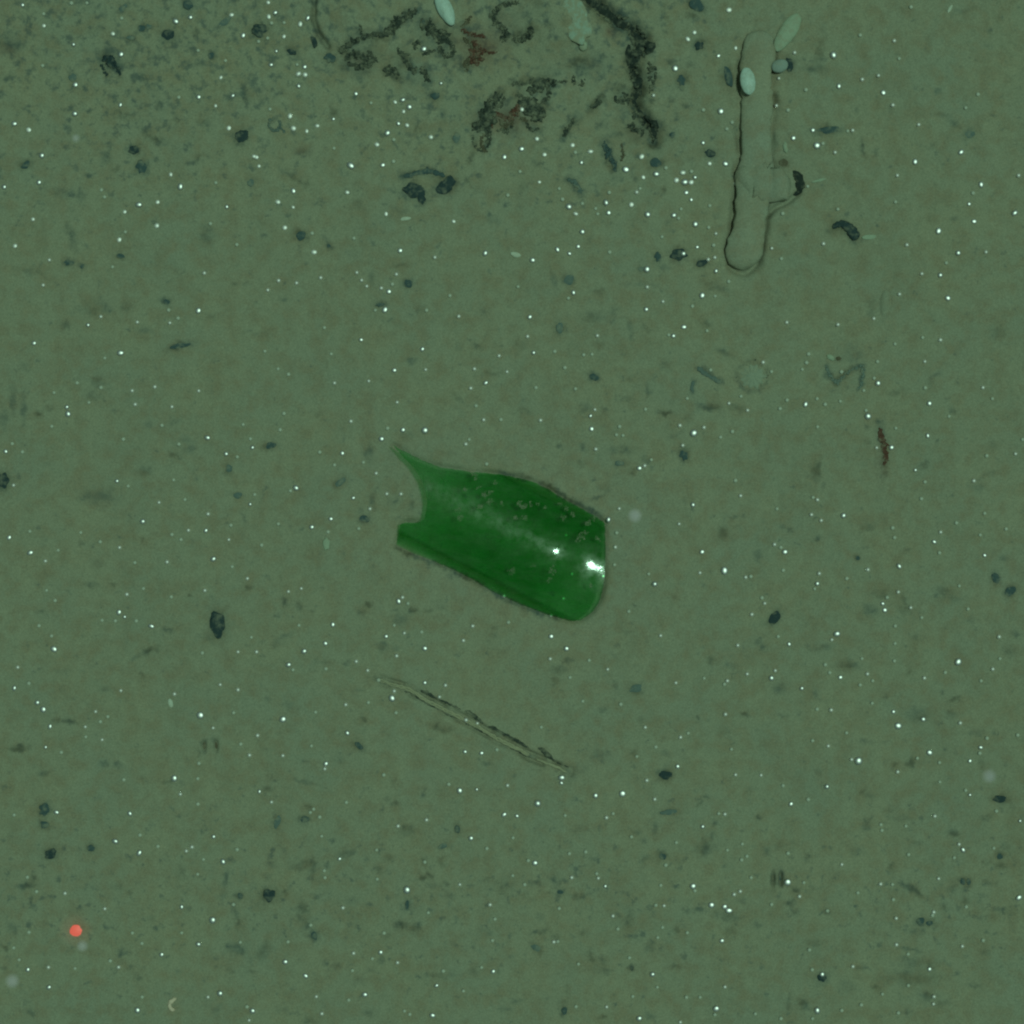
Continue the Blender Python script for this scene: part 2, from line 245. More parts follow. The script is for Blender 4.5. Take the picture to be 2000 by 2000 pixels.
# dark pebbles: x, y, rx, ry, angle, tone, label
PEB = [
    (330, 69, 14, 11, 0, 'k', "black pebble, largest one in the upper left"),
    (508, 60, 16, 13, 10, 'k', "round black pebble left of the ragged debris band"),
    (473, 267, 12, 14, 0, 'k', "black egg shaped pebble left of the dark ring"),
    (261, 293, 10, 8, 0, 'k', "small black pebble above a slightly larger grey one"),
    (277, 326, 10, 12, 0, 'd', "grey pebble just below a small black pebble"),
    (50, 323, 11, 6, 35, 'd', "slanting grey pebble near the left edge"),
    (367, 10, 10, 9, 0, 'd', "dark grey pebble at the top edge above the black pebble"),
    (275, 55, 8, 6, 30, 'd', "small dark pebble left of the largest upper left one"),
    (290, 51, 6, 5, 0, 'm', "faint grey pebble touching a darker one near the top"),
    (255, 74, 8, 4, -10, 'm', "thin grey chip below a pebble pair near the top"),
    (412, 109, 7, 6, 0, 'd', "tiny dark pebble right of the clawed fragment"),
    (438, 43, 14, 6, 30, 'm', "slanting grey chip left of the round black pebble"),
    (141, 151, 8, 7, 0, 'm', "small grey pebble left of the clawed fragment"),
    (240, 16, 10, 5, 40, 'm', "slanting grey chip at the top left"),
    (135, 513, 10, 5, 0, 'd', "flat dark pebble at left beside a tiny one"),
    (160, 520, 5, 4, 0, 'd', "tiny dark pebble right of a flat one at left"),
    (236, 500, 9, 5, 0, 'd', "flat dark teal pebble below the grey and black pair"),
    (490, 358, 7, 7, 0, 'm', "faint bluish pebble below the black egg shaped pebble"),
    (570, 101, 9, 6, -30, 'k', "small black chip at the foot of the little mud mound"),
    (645, 112, 11, 9, 0, 'd', "dark pebble at the left end of the ragged band"),
    (850, 187, 10, 7, 0, 'd', "dark pebble in open mud left of the slanting clump"),
    (891, 270, 7, 9, 0, 'm', "grey pebble below left of the slanting clump"),
    (870, 363, 20, 15, 35, 'k', "black pebble at the right end of the dark arc"),
    (810, 374, 21, 14, -25, 'k', "broad black pebble under the left of the dark arc"),
    (824, 390, 8, 9, 0, 'k', "small black chip touching the broad black pebble"),
    (587, 461, 11, 9, 0, 'd', "blue grey pebble alone in the left centre above mud"),
    (642, 480, 4, 4, 0, 'd', "tiny dark grain right of a blue grey pebble"),
    (1360, 10, 15, 11, -25, 'd', "dark pebble at the top edge left of the tube"),
    (1366, 88, 10, 8, 40, 'k', "black pebble left of the mud tube's top"),
    (1332, 157, 8, 10, 0, 'd', "grey upright pebble left of the white oval shell"),
    (1313, 264, 6, 6, 0, 'd', "tiny dark pebble right of the black crevice's tip"),
    (1387, 300, 11, 7, -15, 'k', "black oval pebble left of the tube's middle"),
    (1280, 318, 11, 9, 0, 'd', "blue grey pebble amid the speck cluster below the crevice"),
    (1326, 497, 17, 11, 0, 'k', "glossy black pebble left of the tube's lower end"),
    (1285, 502, 6, 9, 0, 'd', "small dark pebble left of the glossy black one"),
    (1371, 514, 11, 7, 20, 'k', "dark oval pebble nearest the tube's lower end"),
    (1252, 525, 6, 5, 0, 'm', "tiny grey pebble below the glossy black one"),
    (1541, 128, 7, 15, 10, 'k', "upright black chip beside the small bluish pebble"),
    (1422, 150, 8, 20, 12, 'd', "dark patch against the left of the white oval shell"),
    (1530, 318, 9, 8, -20, 'b', "brown pebble on top of the tube's collar"),
    (1618, 254, 23, 7, 3, 'd', "long blue grey chip in the mud right of the tube"),
    (1892, 263, 10, 7, 0, 'm', "faint grey pebble near the upper right edge"),
    (351, 675, 20, 5, 12, 'd', "narrow teal black chip in open mud at left"),
    (325, 590, 7, 5, 0, 'd', "tiny dark pebble above the narrow teal chip"),
    (4, 940, 13, 16, 0, 'k', "black pebble cut by the left edge"),
    (447, 915, 6, 8, 0, 'm', "small grey pebble left of the glass prongs"),
    (463, 967, 8, 6, 0, 'm', "brownish grey pebble below a smaller one left of glass"),
    (527, 870, 11, 6, 15, 'd', "flat teal grey pebble upper left of the glass"),
    (797, 554, 9, 8, 0, 'd', "round blue grey pebble in open mud above the glass"),
    (743, 595, 8, 4, 10, 'd', "tiny dark chip above a bright speck over the glass"),
    (665, 942, 12, 6, 40, 'm', "slanting grey pebble left of the glass prongs"),
    (1110, 547, 10, 9, 20, 'm', "grey pebble above a bright elongated speck near the centre"),
    (1093, 640, 7, 11, 0, 'm', "upright grey pebble above the right half of the glass"),
    (1160, 737, 10, 6, -15, 'd', "small blue grey pebble above right of the glass"),
    (1336, 889, 8, 10, 15, 'd', "dark pebble right of the glass's upper corner"),
    (1210, 905, 9, 5, 0, 'm', "flat grey pebble close above the glass's right end"),
    (425, 1219, 15, 25, 5, 'k', "large blue black shell chip at left below the middle"),
    (711, 1013, 11, 6, -10, 'd', "dark pebble just left of the lower glass prong"),
    (701, 1456, 10, 5, -35, 'd', "slanting dark pebble below the twig's left end"),
    (1242, 1345, 12, 8, 10, 'm', "grey green pebble below right of the glass"),
    (1513, 1207, 9, 15, -40, 'k', "slanting black pebble in open mud at right"),
    (1945, 1129, 8, 11, 20, 'd', "dark pebble near the right edge, upper of two"),
    (1973, 1155, 12, 8, 40, 'd', "dark pebble near the right edge, lower of two"),
    (1675, 1090, 5, 4, 0, 'd', "tiny dark grain in open mud at right"),
    (87, 1582, 10, 12, -30, 'd', "blue grey pebble at left above a smaller one"),
    (86, 1611, 9, 7, -30, 'd', "smaller blue grey pebble right below a larger one"),
    (98, 1668, 13, 9, 35, 'k', "black pebble above the red laser dot"),
    (177, 1657, 7, 6, 0, 'd', "tiny dark pebble right of the black one above the dot"),
    (468, 1751, 6, 6, 0, 'd', "tiny dark pebble left of the cracked dark one"),
    (526, 1750, 13, 12, -25, 'k', "cracked dark pebble in the lower left centre"),
    (613, 1828, 7, 8, 35, 'd', "small dark pebble below right of the cracked one"),
    (541, 1605, 6, 12, -15, 'm', "curved grey chip above the cracked dark pebble"),
    (595, 1600, 9, 6, 10, 'd', "small dark pebble right of the curved grey chip"),
    (893, 1619, 6, 7, 0, 'd', "small blue grey pebble below the twig"),
    (865, 1652, 9, 5, 15, 'm', "flat greenish pebble below the twig's small pebble"),
    (795, 1767, 4, 9, 0, 'd', "thin upright dark chip right below a bright speck"),
    (1300, 1513, 13, 8, 0, 'k', "dark oval pebble right of the twig"),
    (1306, 1586, 17, 5, 5, 'm', "long grey chip below the dark oval pebble"),
    (1293, 1672, 8, 6, 0, 'd', "small teal pebble below the long grey chip"),
    (1047, 1851, 10, 6, -30, 'm', "slanting grey pebble at bottom centre"),
    (1102, 1974, 6, 8, 0, 'd', "small dark pebble at the bottom edge near the centre"),
    (1234, 1890, 4, 5, 0, 'k', "tiny black grain above the bottom edge"),
    (1094, 1742, 6, 4, 0, 'd', "tiny flat dark grain above the slanting grey pebble"),
    (1955, 1562, 14, 7, -10, 'k', "black oval pebble below the drifting puff at right"),
    (1605, 1910, 9, 8, 0, 'k', "black pebble under a bright speck at bottom right"),
    (1797, 1799, 9, 7, 0, 'd', "dark pebble at lower right, left of a pair"),
    (1815, 1803, 7, 5, 0, 'd', "dark pebble at lower right, right of a pair"),
    (1953, 1673, 6, 6, 0, 'd', "small dark pebble near the lower right edge"),
    (1880, 1722, 5, 6, 0, 'd', "tiny dark grain left of its twin at lower right"),
    (1892, 1722, 4, 6, 0, 'd', "tiny dark grain right of its twin at lower right"),
    (1638, 700, 5, 4, 0, 'b', "tiny brown grain above the zigzag fragment"),
    (1511, 1717, 3.2, 15, 0, 'b', "left bar of a pair of dark upright slits"),
    (1525, 1717, 3.6, 14, 0, 'd', "right bar of a pair of dark upright slits"),
    (398, 1457, 4.5, 10, -12, 'b', "left one of two short dark upright strokes"),
    (421, 1456, 4, 12, 18, 'b', "right one of two short dark upright strokes"),
]


# ------------------------------------------------------------------ height of the sea bed (metres)
def poly_inside(x, y, poly):
    inside = np.zeros(np.shape(x), bool)
    n = len(poly)
    for i in range(n):
        x0, y0 = poly[i]
        x1, y1 = poly[(i + 1) % n]
        c = ((y0 > y) != (y1 > y)) & (x < (x1 - x0) * (y - y0) / (y1 - y0 + 1e-9) + x0)
        inside ^= c
    return inside


def ell(gx, gy, cx, cy, rx, ry, ang=0):
    a = math.radians(ang)
    dx, dy = gx - cx, -(gy - cy)
    u = dx * math.cos(a) + dy * math.sin(a)
    v = -dx * math.sin(a) + dy * math.cos(a)
    return (u / rx) ** 2 + (v / ry) ** 2


def height(X, Y):
    X = np.asarray(X, float)
    Y = np.asarray(Y, float)
    x, y = X * 1000, Y * 1000                    # millimetres
    gx, gy = x * 4 + 1000, 1000 - y * 4
    h = 3.0 * vnoise(x / 70 + 31, y / 70 + 11)
    h += 1.9 * vnoise(x / 22 + 5, y / 22 + 77)
    h += 0.85 * vnoise(x / 8 + 3, y / 8 + 9)
    rough = 0.5 + np.clip((520 - gy) / 500, 0, 1) * 0.9
    h += 0.42 * rough * vnoise(x / 3.1, y / 3.1)
    h += 0.22 * rough * vnoise(x / 1.5 + 40, y / 1.5)
    # low mounds and scrapes
    h += 5.5 * np.exp(-ell(gx, gy, 1100, 45, 95, 75))
    h += 4.0 * np.exp(-ell(gx, gy, 690, 20, 70, 45))
    h += 2.4 * np.exp(-ell(gx, gy, 583, 82, 20, 17))
    h += 1.6 * np.exp(-ell(gx, gy, 1582, 118, 26, 26))
    h += 1.2 * np.exp(-ell(gx, gy, 1728, 592, 9, 24, -5)) - 1.0 * np.exp(-np.abs(ell(gx, gy, 1728, 592, 11, 27, -5) - 1) * 6)
    # grooves
    h -= 6.5 * np.exp(-(seg_dist(gx, gy, CREVICE) / 14) ** 2) * (.75 + .8 * vnoise(gx / 20, gy / 20))
    h -= 2.6 * np.exp(-(seg_dist(gx, gy, MOUND_EDGE) / 5) ** 2)
    dt = seg_dist(gx, gy, TWIG)
    h -= (2.6 * np.exp(-((dt - 6.5) / 3.6) ** 2) + 1.0 * np.exp(-(dt / 6) ** 2)) * (.55 + 1.2 * vnoise(gx / 16, gy / 16)) - 0.35 * np.exp(-((dt - 16) / 6) ** 2)
    d = seg_dist(gx, gy, TUBE[1:-1])
    side = np.where(gx < 1472, 1.0, .95)
    nz = np.clip(.80 + 1.3 * vnoise(gx / 28 + 3, gy / 28), .3, 1.3)
    h -= 3.3 * side * nz * np.exp(-((d - 31 - 5 * vnoise(gx / 22, gy / 22 + 40)) / 8) ** 2) * np.clip((gy - 70) / 60, .1, 1)
    h -= 2.6 * np.exp(-(seg_dist(gx, gy, [(1560, 376), (1540, 393), (1515, 405), (1500, 420)]) / 6) ** 2)
    # scour under and round the glass
    gl = np.minimum(seg_dist(gx, gy, GLASS + GLASS[:1]), 40)
    ins = poly_inside(gx, gy, GLASS)
    h = np.where(ins, h * 0.3 - 1.6 * np.clip(gl / 10, 0.25, 1), h)
    h -= 2.6 * np.exp(-(gl / 6.5) ** 2) * (.55 + .9 * vnoise(gx / 40, gy / 40 + 7))
    # small dents of worms
    for (cx, cy, rx, ry, dep) in ((1510, 1717, 4, 16, 2.5), (1525, 1717, 4, 15, 2.8), (398, 1457, 5, 12, 1.6), (421, 1456, 5, 13, 1.8),
                                  (383, 1472, 7, 7, 1.2)):
        h -= dep * np.exp(-ell(gx, gy, cx, cy, rx, ry) ** 2)
    return h * MM


def hz(x, y):                                    # grid coordinates -> height
    X, Y = P(x, y)
    return float(height(np.array([X]), np.array([Y]))[0])


def smudge_shade_field(gx, gy):
    f = np.zeros(gx.shape)
    wx = gx + 7 * vnoise(gx / 11, gy / 11) + 5 * vnoise(gx / 5 + 9, gy / 5)
    wy = gy + 7 * vnoise(gx / 11 + 50, gy / 11 + 3) + 5 * vnoise(gx / 5, gy / 5 + 21)
    for (cx, cy, rx, ry, ang, st) in SMUDGE_SHADE:
        m = max(rx, ry) * 2.2 + 12
        i0, i1 = np.searchsorted(gx[0], [cx - m, cx + m])
        j0, j1 = np.searchsorted(-gy[:, 0], [-(cy + m), -(cy - m)])
        sl = (slice(j0, j1), slice(i0, i1))
        if i1 <= i0 or j1 <= j0:
            continue
        e = ell(wx[sl], wy[sl], cx, cy, rx, ry, ang)
        f[sl] = np.maximum(f[sl], st * np.exp(-(e * 0.9) ** 1.4))
    # darker tone along the groove at the mound's edge
    f = np.maximum(f, 0.75 * np.exp(-(seg_dist(wx, wy, MOUND_EDGE) / 7) ** 2))
    return f


# ------------------------------------------------------------------ materials
def new_mat(name):
    m = bpy.data.materials.new(name)
    m.use_nodes = True
    n, l = m.node_tree.nodes, m.node_tree.links
    n.clear()
    out = n.new("ShaderNodeOutputMaterial")
    b = n.new("ShaderNodeBsdfPrincipled")
    l.new(b.outputs[0], out.inputs[0])
    return m, n, l, b, out


def noise(n, l, vec, scale, detail=3, rough=.55):
    t = n.new("ShaderNodeTexNoise")
    t.inputs["Scale"].default_value = scale
    t.inputs["Detail"].default_value = detail
    t.inputs["Roughness"].default_value = rough
    l.new(vec, t.inputs["Vector"])
    return t


def ramp(n, l, fac, p0, p1, c0=(0, 0, 0, 1), c1=(1, 1, 1, 1)):
    r = n.new("ShaderNodeValToRGB")
    r.color_ramp.elements[0].position = p0
    r.color_ramp.elements[1].position = p1
    r.color_ramp.elements[0].color = c0
    r.color_ramp.elements[1].color = c1
    l.new(fac, r.inputs[0])
    return r


def mixc(n, l, fac, a, b, mode='MIX'):
    m = n.new("ShaderNodeMix")
    m.data_type = 'RGBA'
    m.blend_type = mode
    for sock, v in ((m.inputs[0], fac), (m.inputs[6], a), (m.inputs[7], b)):
        if hasattr(v, "links"):
            l.new(v, sock)
        elif isinstance(v, (int, float)):
            sock.default_value = v
        else:
            sock.default_value = (*v, 1)
    return m.outputs[2]


def math_n(n, l, op, a, b):
    m = n.new("ShaderNodeMath")
    m.operation = op
    for sock, v in ((m.inputs[0], a), (m.inputs[1], b)):
        if hasattr(v, "links"):
            l.new(v, sock)
        else:
            sock.default_value = v
    return m.outputs[0]


MUD = (0.345, 0.315, 0.235)
MUD_DARK = (0.115, 0.135, 0.135)
MUD_BROWN = (0.30, 0.235, 0.165)
MUD_PALE = (0.37, 0.36, 0.29)


def mud_nodes(n, l, vec):
    """mottled silt, shared by the bed and by things covered in it"""
    big = noise(n, l, vec, 26, 4)
    mid = noise(n, l, vec, 120, 4, .6)
    fine = noise(n, l, vec, 420, 4, .65)
    grain = noise(n, l, vec, 1300, 2, .6)
    col = mixc(n, l, ramp(n, l, big.outputs[0], .35, .68).outputs[0], MUD, (0.315, 0.31, 0.245))
    col = mixc(n, l, math_n(n, l, 'MULTIPLY', ramp(n, l, mid.outputs[0], .44, .66).outputs[0], .66), col, MUD_BROWN)
    col = mixc(n, l, math_n(n, l, 'MULTIPLY', ramp(n, l, fine.outputs[0], .46, .68).outputs[0], .42), col, (0.27, 0.262, 0.205))
    g = ramp(n, l, grain.outputs[0], .3, .7, (.86, .86, .86, 1), (1.14, 1.14, 1.14, 1))
    col = mixc(n, l, 1.0, col, g.outputs[0], 'MULTIPLY')
    return col, mid, fine, grain


def bed_material():
    m, n, l, b, out = new_mat("silt_bed")
    tc = n.new("ShaderNodeTexCoord")
    vec = tc.outputs["Object"]
    col, mid, fine, grain = mud_nodes(n, l, vec)
    at = n.new("ShaderNodeAttribute")
    at.attribute_name = "grit"
    sm = n.new("ShaderNodeAttribute")
    sm.attribute_name = "smudge_shade"
    br = n.new("ShaderNodeAttribute")
    br.attribute_name = "rust"
    # fine dark grit, denser where the bed is disturbed
    f1 = noise(n, l, vec, 210, 4, .6)
    thr = math_n(n, l, 'ADD', f1.outputs[0], math_n(n, l, 'MULTIPLY', at.outputs["Fac"], .115))
    g1 = ramp(n, l, thr, .64, .80)
    col = mixc(n, l, math_n(n, l, 'MULTIPLY', g1.outputs[0], .72), col, MUD_DARK)
    hue = noise(n, l, vec, 60, 2)
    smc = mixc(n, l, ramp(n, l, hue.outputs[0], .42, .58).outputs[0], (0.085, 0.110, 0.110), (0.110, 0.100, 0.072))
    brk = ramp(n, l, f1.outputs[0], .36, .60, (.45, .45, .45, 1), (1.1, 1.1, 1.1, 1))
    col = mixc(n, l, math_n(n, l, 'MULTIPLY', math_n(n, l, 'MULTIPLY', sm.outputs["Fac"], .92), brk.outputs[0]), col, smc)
    col = mixc(n, l, math_n(n, l, 'MULTIPLY', br.outputs["Fac"], .8), col, (0.16, 0.06, 0.045))
    l.new(col, b.inputs["Base Color"])
    b.inputs["Roughness"].default_value = .95
    b.inputs["Specular IOR Level"].default_value = .1
    bp = n.new("ShaderNodeBump")
    bp.inputs["Strength"].default_value = .35
    bp.inputs["Distance"].default_value = .0006
    l.new(math_n(n, l, 'ADD', fine.outputs[0], math_n(n, l, 'MULTIPLY', grain.outputs[0], .5)), bp.inputs["Height"])
    l.new(bp.outputs[0], b.inputs["Normal"])
    return m


def lump_material(name, colour, silt=.45, rough=.85, spec=.2, edge=(.48, .66)):
    """dark or pale solid partly dusted with silt"""
    m, n, l, b, out = new_mat(name)
    geo = n.new("ShaderNodeNewGeometry")
    vec = geo.outputs["Position"]
    v1 = noise(n, l, vec, 330, 3, .6)
    v2 = noise(n, l, vec, 900, 3, .6)
    c2 = tuple(min(1, c * 1.55) for c in colour)
    col = mixc(n, l, v2.outputs[0], colour, c2)
    col = mixc(n, l, math_n(n, l, 'MULTIPLY', ramp(n, l, v1.outputs[0], *edge).outputs[0], silt), col, MUD)
    l.new(col, b.inputs["Base Color"])
    b.inputs["Roughness"].default_value = rough
    b.inputs["Specular IOR Level"].default_value = spec
    bp = n.new("ShaderNodeBump")
    bp.inputs["Strength"].default_value = .3
    bp.inputs["Distance"].default_value = .0005
    l.new(v2.outputs[0], bp.inputs["Height"])
    l.new(bp.outputs[0], b.inputs["Normal"])
    return m


def mud_material(name, lighten=1.0):
    m, n, l, b, out = new_mat(name)
    geo = n.new("ShaderNodeNewGeometry")
    col, mid, fine, grain = mud_nodes(n, l, geo.outputs["Position"])
    col = mixc(n, l, 1.0, col, (lighten, lighten * 1.02, lighten * 1.06), 'MULTIPLY')
    l.new(col, b.inputs["Base Color"])
    b.inputs["Roughness"].default_value = .95
    b.inputs["Specular IOR Level"].default_value = .1
    bp = n.new("ShaderNodeBump")
    bp.inputs["Strength"].default_value = .35
    bp.inputs["Distance"].default_value = .0006
    l.new(fine.outputs[0], bp.inputs["Height"])
    l.new(bp.outputs[0], b.inputs["Normal"])
    return m


def glint_material(name, colour, metallic, rough):
    m, n, l, b, out = new_mat(name)
    b.inputs["Base Color"].default_value = (*colour, 1)
    b.inputs["Metallic"].default_value = metallic
    b.inputs["Roughness"].default_value = rough
    return m


def glass_material():
    m = bpy.data.materials.new("green_bottle_glass")
    m.use_nodes = True
    n, l = m.node_tree.nodes, m.node_tree.links
    n.clear()
    out = n.new("ShaderNodeOutputMaterial")
    geo = n.new("ShaderNodeNewGeometry")
    tr = n.new("ShaderNodeBsdfTransparent")
    tr.inputs[0].default_value = (.81, .985, .84, 1)
    g1 = n.new("ShaderNodeBsdfGlossy")
    g1.inputs["Roughness"].default_value = .08
    g2 = n.new("ShaderNodeBsdfGlossy")
    g2.inputs["Roughness"].default_value = .30
    fr = n.new("ShaderNodeFresnel")
    fr.inputs[0].default_value = 1.36
    nz = noise(n, l, geo.outputs["Position"], 180, 3, .5)
    bp = n.new("ShaderNodeBump")
    bp.inputs["Strength"].default_value = .07
    bp.inputs["Distance"].default_value = .001
    l.new(nz.outputs[0], bp.inputs["Height"])
    l.new(bp.outputs[0], g1.inputs["Normal"])
    l.new(bp.outputs[0], g2.inputs["Normal"])
    front = math_n(n, l, 'SUBTRACT', 1.0, geo.outputs["Backfacing"])
    m1 = n.new("ShaderNodeMixShader")
    l.new(math_n(n, l, 'MULTIPLY', fr.outputs[0], front), m1.inputs[0])
    l.new(tr.outputs[0], m1.inputs[1])
    l.new(g1.outputs[0], m1.inputs[2])
    m2 = n.new("ShaderNodeMixShader")
    stn = noise(n, l, geo.outputs["Position"], 260, 4, .65)
    l.new(math_n(n, l, 'MULTIPLY', front, math_n(n, l, 'MULTIPLY', ramp(n, l, stn.outputs[0], .35, .65).outputs[0], .026)), m2.inputs[0])
    l.new(m1.outputs[0], m2.inputs[1])
    l.new(g2.outputs[0], m2.inputs[2])
    # a thin film of silt, drawn out along the bottle to imitate streaky glints
    df = n.new("ShaderNodeBsdfDiffuse")
    df.inputs[0].default_value = (.30, .34, .26, 1)
    mp = n.new("ShaderNodeMapping")
    mp.inputs["Rotation"].default_value = (0, 0, math.radians(27))
    mp.inputs["Scale"].default_value = (.22, 1, 1)
    l.new(geo.outputs["Position"], mp.inputs[0])
    film = noise(n, l, mp.outputs[0], 240, 6, .7)
    m3 = n.new("ShaderNodeMixShader")
    fac = math_n(n, l, 'MULTIPLY', ramp(n, l, film.outputs[0], .45, .75).outputs[0], .11)
    l.new(math_n(n, l, 'MULTIPLY', fac, front), m3.inputs[0])
    l.new(m2.outputs[0], m3.inputs[1])
    l.new(df.outputs[0], m3.inputs[2])
    l.new(m3.outputs[0], out.inputs[0])
    va = n.new("ShaderNodeVolumeAbsorption")
    va.inputs["Color"].default_value = (.05, .715, .20, 1)
    va.inputs["Density"].default_value = 215
    l.new(va.outputs[0], out.inputs[1])
    return m


def puff_material():
    m = bpy.data.materials.new("marine_snow_floc")
    m.use_nodes = True
    n, l = m.node_tree.nodes, m.node_tree.links
    n.clear()
    out = n.new("ShaderNodeOutputMaterial")
    v = n.new("ShaderNodeVolumePrincipled")
    v.inputs["Color"].default_value = (.95, .82, .95, 1)
    tc = n.new("ShaderNodeTexCoord")
    ln = n.new("ShaderNodeVectorMath")
    ln.operation = 'LENGTH'
    l.new(tc.outputs["Object"], ln.inputs[0])
    r = ramp(n, l, ln.outputs["Value"], .0, .95, (1, 1, 1, 1), (0, 0, 0, 1))
    r.color_ramp.interpolation = 'EASE'
    l.new(math_n(n, l, 'MULTIPLY', r.outputs[0], 300.0), v.inputs["Density"])
    v.inputs["Anisotropy"].default_value = -.36
    l.new(v.outputs[0], out.inputs[1])
    return m


M_BED = bed_material()
M_BLACK = lump_material("black_stone", (.032, .048, .055), .42, .8, .2)
M_DARK = lump_material("dark_stone", (.060, .086, .094), .52)
M_MID = lump_material("grey_stone", (.120, .146, .142), .55)
M_BROWN = lump_material("brown_matter", (.11, .088, .062), .50)
M_MIDP = lump_material("silty_grey_stone", (.165, .19, .175), .6)
M_RED = lump_material("rust_red_matter", (.115, .050, .038), .55)
M_WEED_SHADE = lump_material("rotten_weed_and_shade", (.050, .055, .049), .62, .9, .1, (.42, .66))  # weed debris, also dark parts that stand for shade
M_SHADE = lump_material("shade_black", (.030, .036, .034), .40, .9, .1, (.50, .70))  # black standing for shade in the crack and beside the collar
M_SHELL = lump_material("white_shell", (.41, .475, .46), .35, .5, .4)
M_SHELLG = lump_material("pale_green_shell", (.29, .32, .25), .75, .6, .3)
M_PALE = lump_material("pale_flake", (.46, .46, .40), .35, .6, .3)
M_PINK = lump_material("pink_tube", (.62, .46, .38), .25, .6, .3)
M_TWIG = lump_material("tan_twig", (.34, .30, .215), .40, .8, .2)
M_MUD = mud_material("silt_crust", 1.04)
M_SILT = lump_material("silt_dust", (.20, .21, .15), .3)
_n, _l = M_SILT.node_tree.nodes, M_SILT.node_tree.links
_t = _n.new("ShaderNodeBsdfTransparent")
_m = _n.new("ShaderNodeMixShader")
_g = _n.new("ShaderNodeNewGeometry")
_z = noise(_n, _l, _g.outputs["Position"], 500, 3, .6)
_l.new(ramp(_n, _l, _z.outputs[0], .35, .65, (.1, .1, .1, 1), (.7, .7, .7, 1)).outputs[0], _m.inputs[0])
_l.new(_t.outputs[0], _m.inputs[1])
_o = [q for q in _n if q.type == 'OUTPUT_MATERIAL'][0]
_b = [q for q in _n if q.type == 'BSDF_PRINCIPLED'][0]
_l.new(_b.outputs[0], _m.inputs[2])
_l.new(_m.outputs[0], _o.inputs[0])
M_GLINT = glint_material("bright_speck", (.80, .72, .76), 1.0, .44)
M_SPECK = glint_material("pale_speck", (.98, .88, .90), .75, .56)
M_FAINT = glint_material("dull_speck", (.60, .58, .52), 0.1, .7)
M_GLASS = glass_material()
M_PUFF = puff_material()
m, n, l, b, out = new_mat("laser_red")
b.inputs["Base Color"].default_value = (.5, .1, .08, 1)
b.inputs["Emission Color"].default_value = (1.0, .15, .105, 1)
b.inputs["Emission Strength"].default_value = .47
M_LASER = m


# ------------------------------------------------------------------ the sea bed: one sheet, fine in the middle
def build_bed():
    inner = np.arange(-264, 264.01, 0.6)
    outer = 264 + np.cumsum(0.6 * 1.16 ** np.arange(1, 56))
    ax = np.concatenate([-outer[::-1], inner, outer]) * MM
    X, Y = np.meshgrid(ax, ax)
    Z = height(X, Y)
    nx = len(ax)
    co = np.stack([X, Y, Z], -1).reshape(-1, 3).astype(np.float32)
    i = np.arange(nx - 1)
    q = (i[None, :] + i[:, None] * nx)
    faces = np.stack([q, q + 1, q + nx + 1, q + nx], -1).reshape(-1, 4)
    me = bpy.data.meshes.new("sea_bed")
    me.vertices.add(len(co))
    me.vertices.foreach_set("co", co.ravel())
    nf = len(faces)
    me.loops.add(nf * 4)
    me.loops.foreach_set("vertex_index", faces.ravel().astype(np.int32))
    me.polygons.add(nf)
    me.polygons.foreach_set("loop_start", (np.arange(nf) * 4).astype(np.int32))
    me.polygons.foreach_set("use_smooth", np.ones(nf, bool))
    me.update(calc_edges=True)
    gx, gy = X * 4000 + 1000, 1000 - Y * 4000
    grit = np.clip((560 - gy) / 420, 0, 1) * np.clip((1500 - gx) / 300, .12, 1)
    grit = np.maximum(grit, .5 * np.exp(-((gy - 1760) / 170) ** 2))
    grit = np.maximum(grit, .9 * np.exp(-ell(gx, gy, 1120, 220, 270, 210)))
    grit = np.maximum(grit, 1.25 * np.exp(-ell(gx, gy, 900, 100, 330, 120)))
    grit *= 0.6 + 0.9 * np.clip(vnoise(gx / 130, gy / 130) + .5, 0, 1)
    rust = np.zeros(gx.shape)
    for (cx, cy, rx, ry, st) in ((940, 90, 46, 34, .5), (990, 235, 48, 26, .42), (705, 118, 34, 14, .2), (1190, 65, 12, 10, .5), (1722, 900, 12, 40, .3), (1245, 262, 20, 12, .22),
                                 (590, 295, 18, 10, .25), (15, 95, 16, 10, .25)):
        rust = np.maximum(rust, st * np.exp(-ell(gx + 9 * vnoise(gx / 9, gy / 9), gy, cx, cy, rx, ry)))
    for nm, f in (("grit", grit), ("smudge_shade", smudge_shade_field(gx, gy)), ("rust", rust)):
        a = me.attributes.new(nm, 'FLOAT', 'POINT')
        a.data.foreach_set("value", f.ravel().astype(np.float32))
    me.materials.append(M_BED)
    o = bpy.data.objects.new("sea_bed", me)
    C.objects.link(o)
    tag(o, kind="structure")




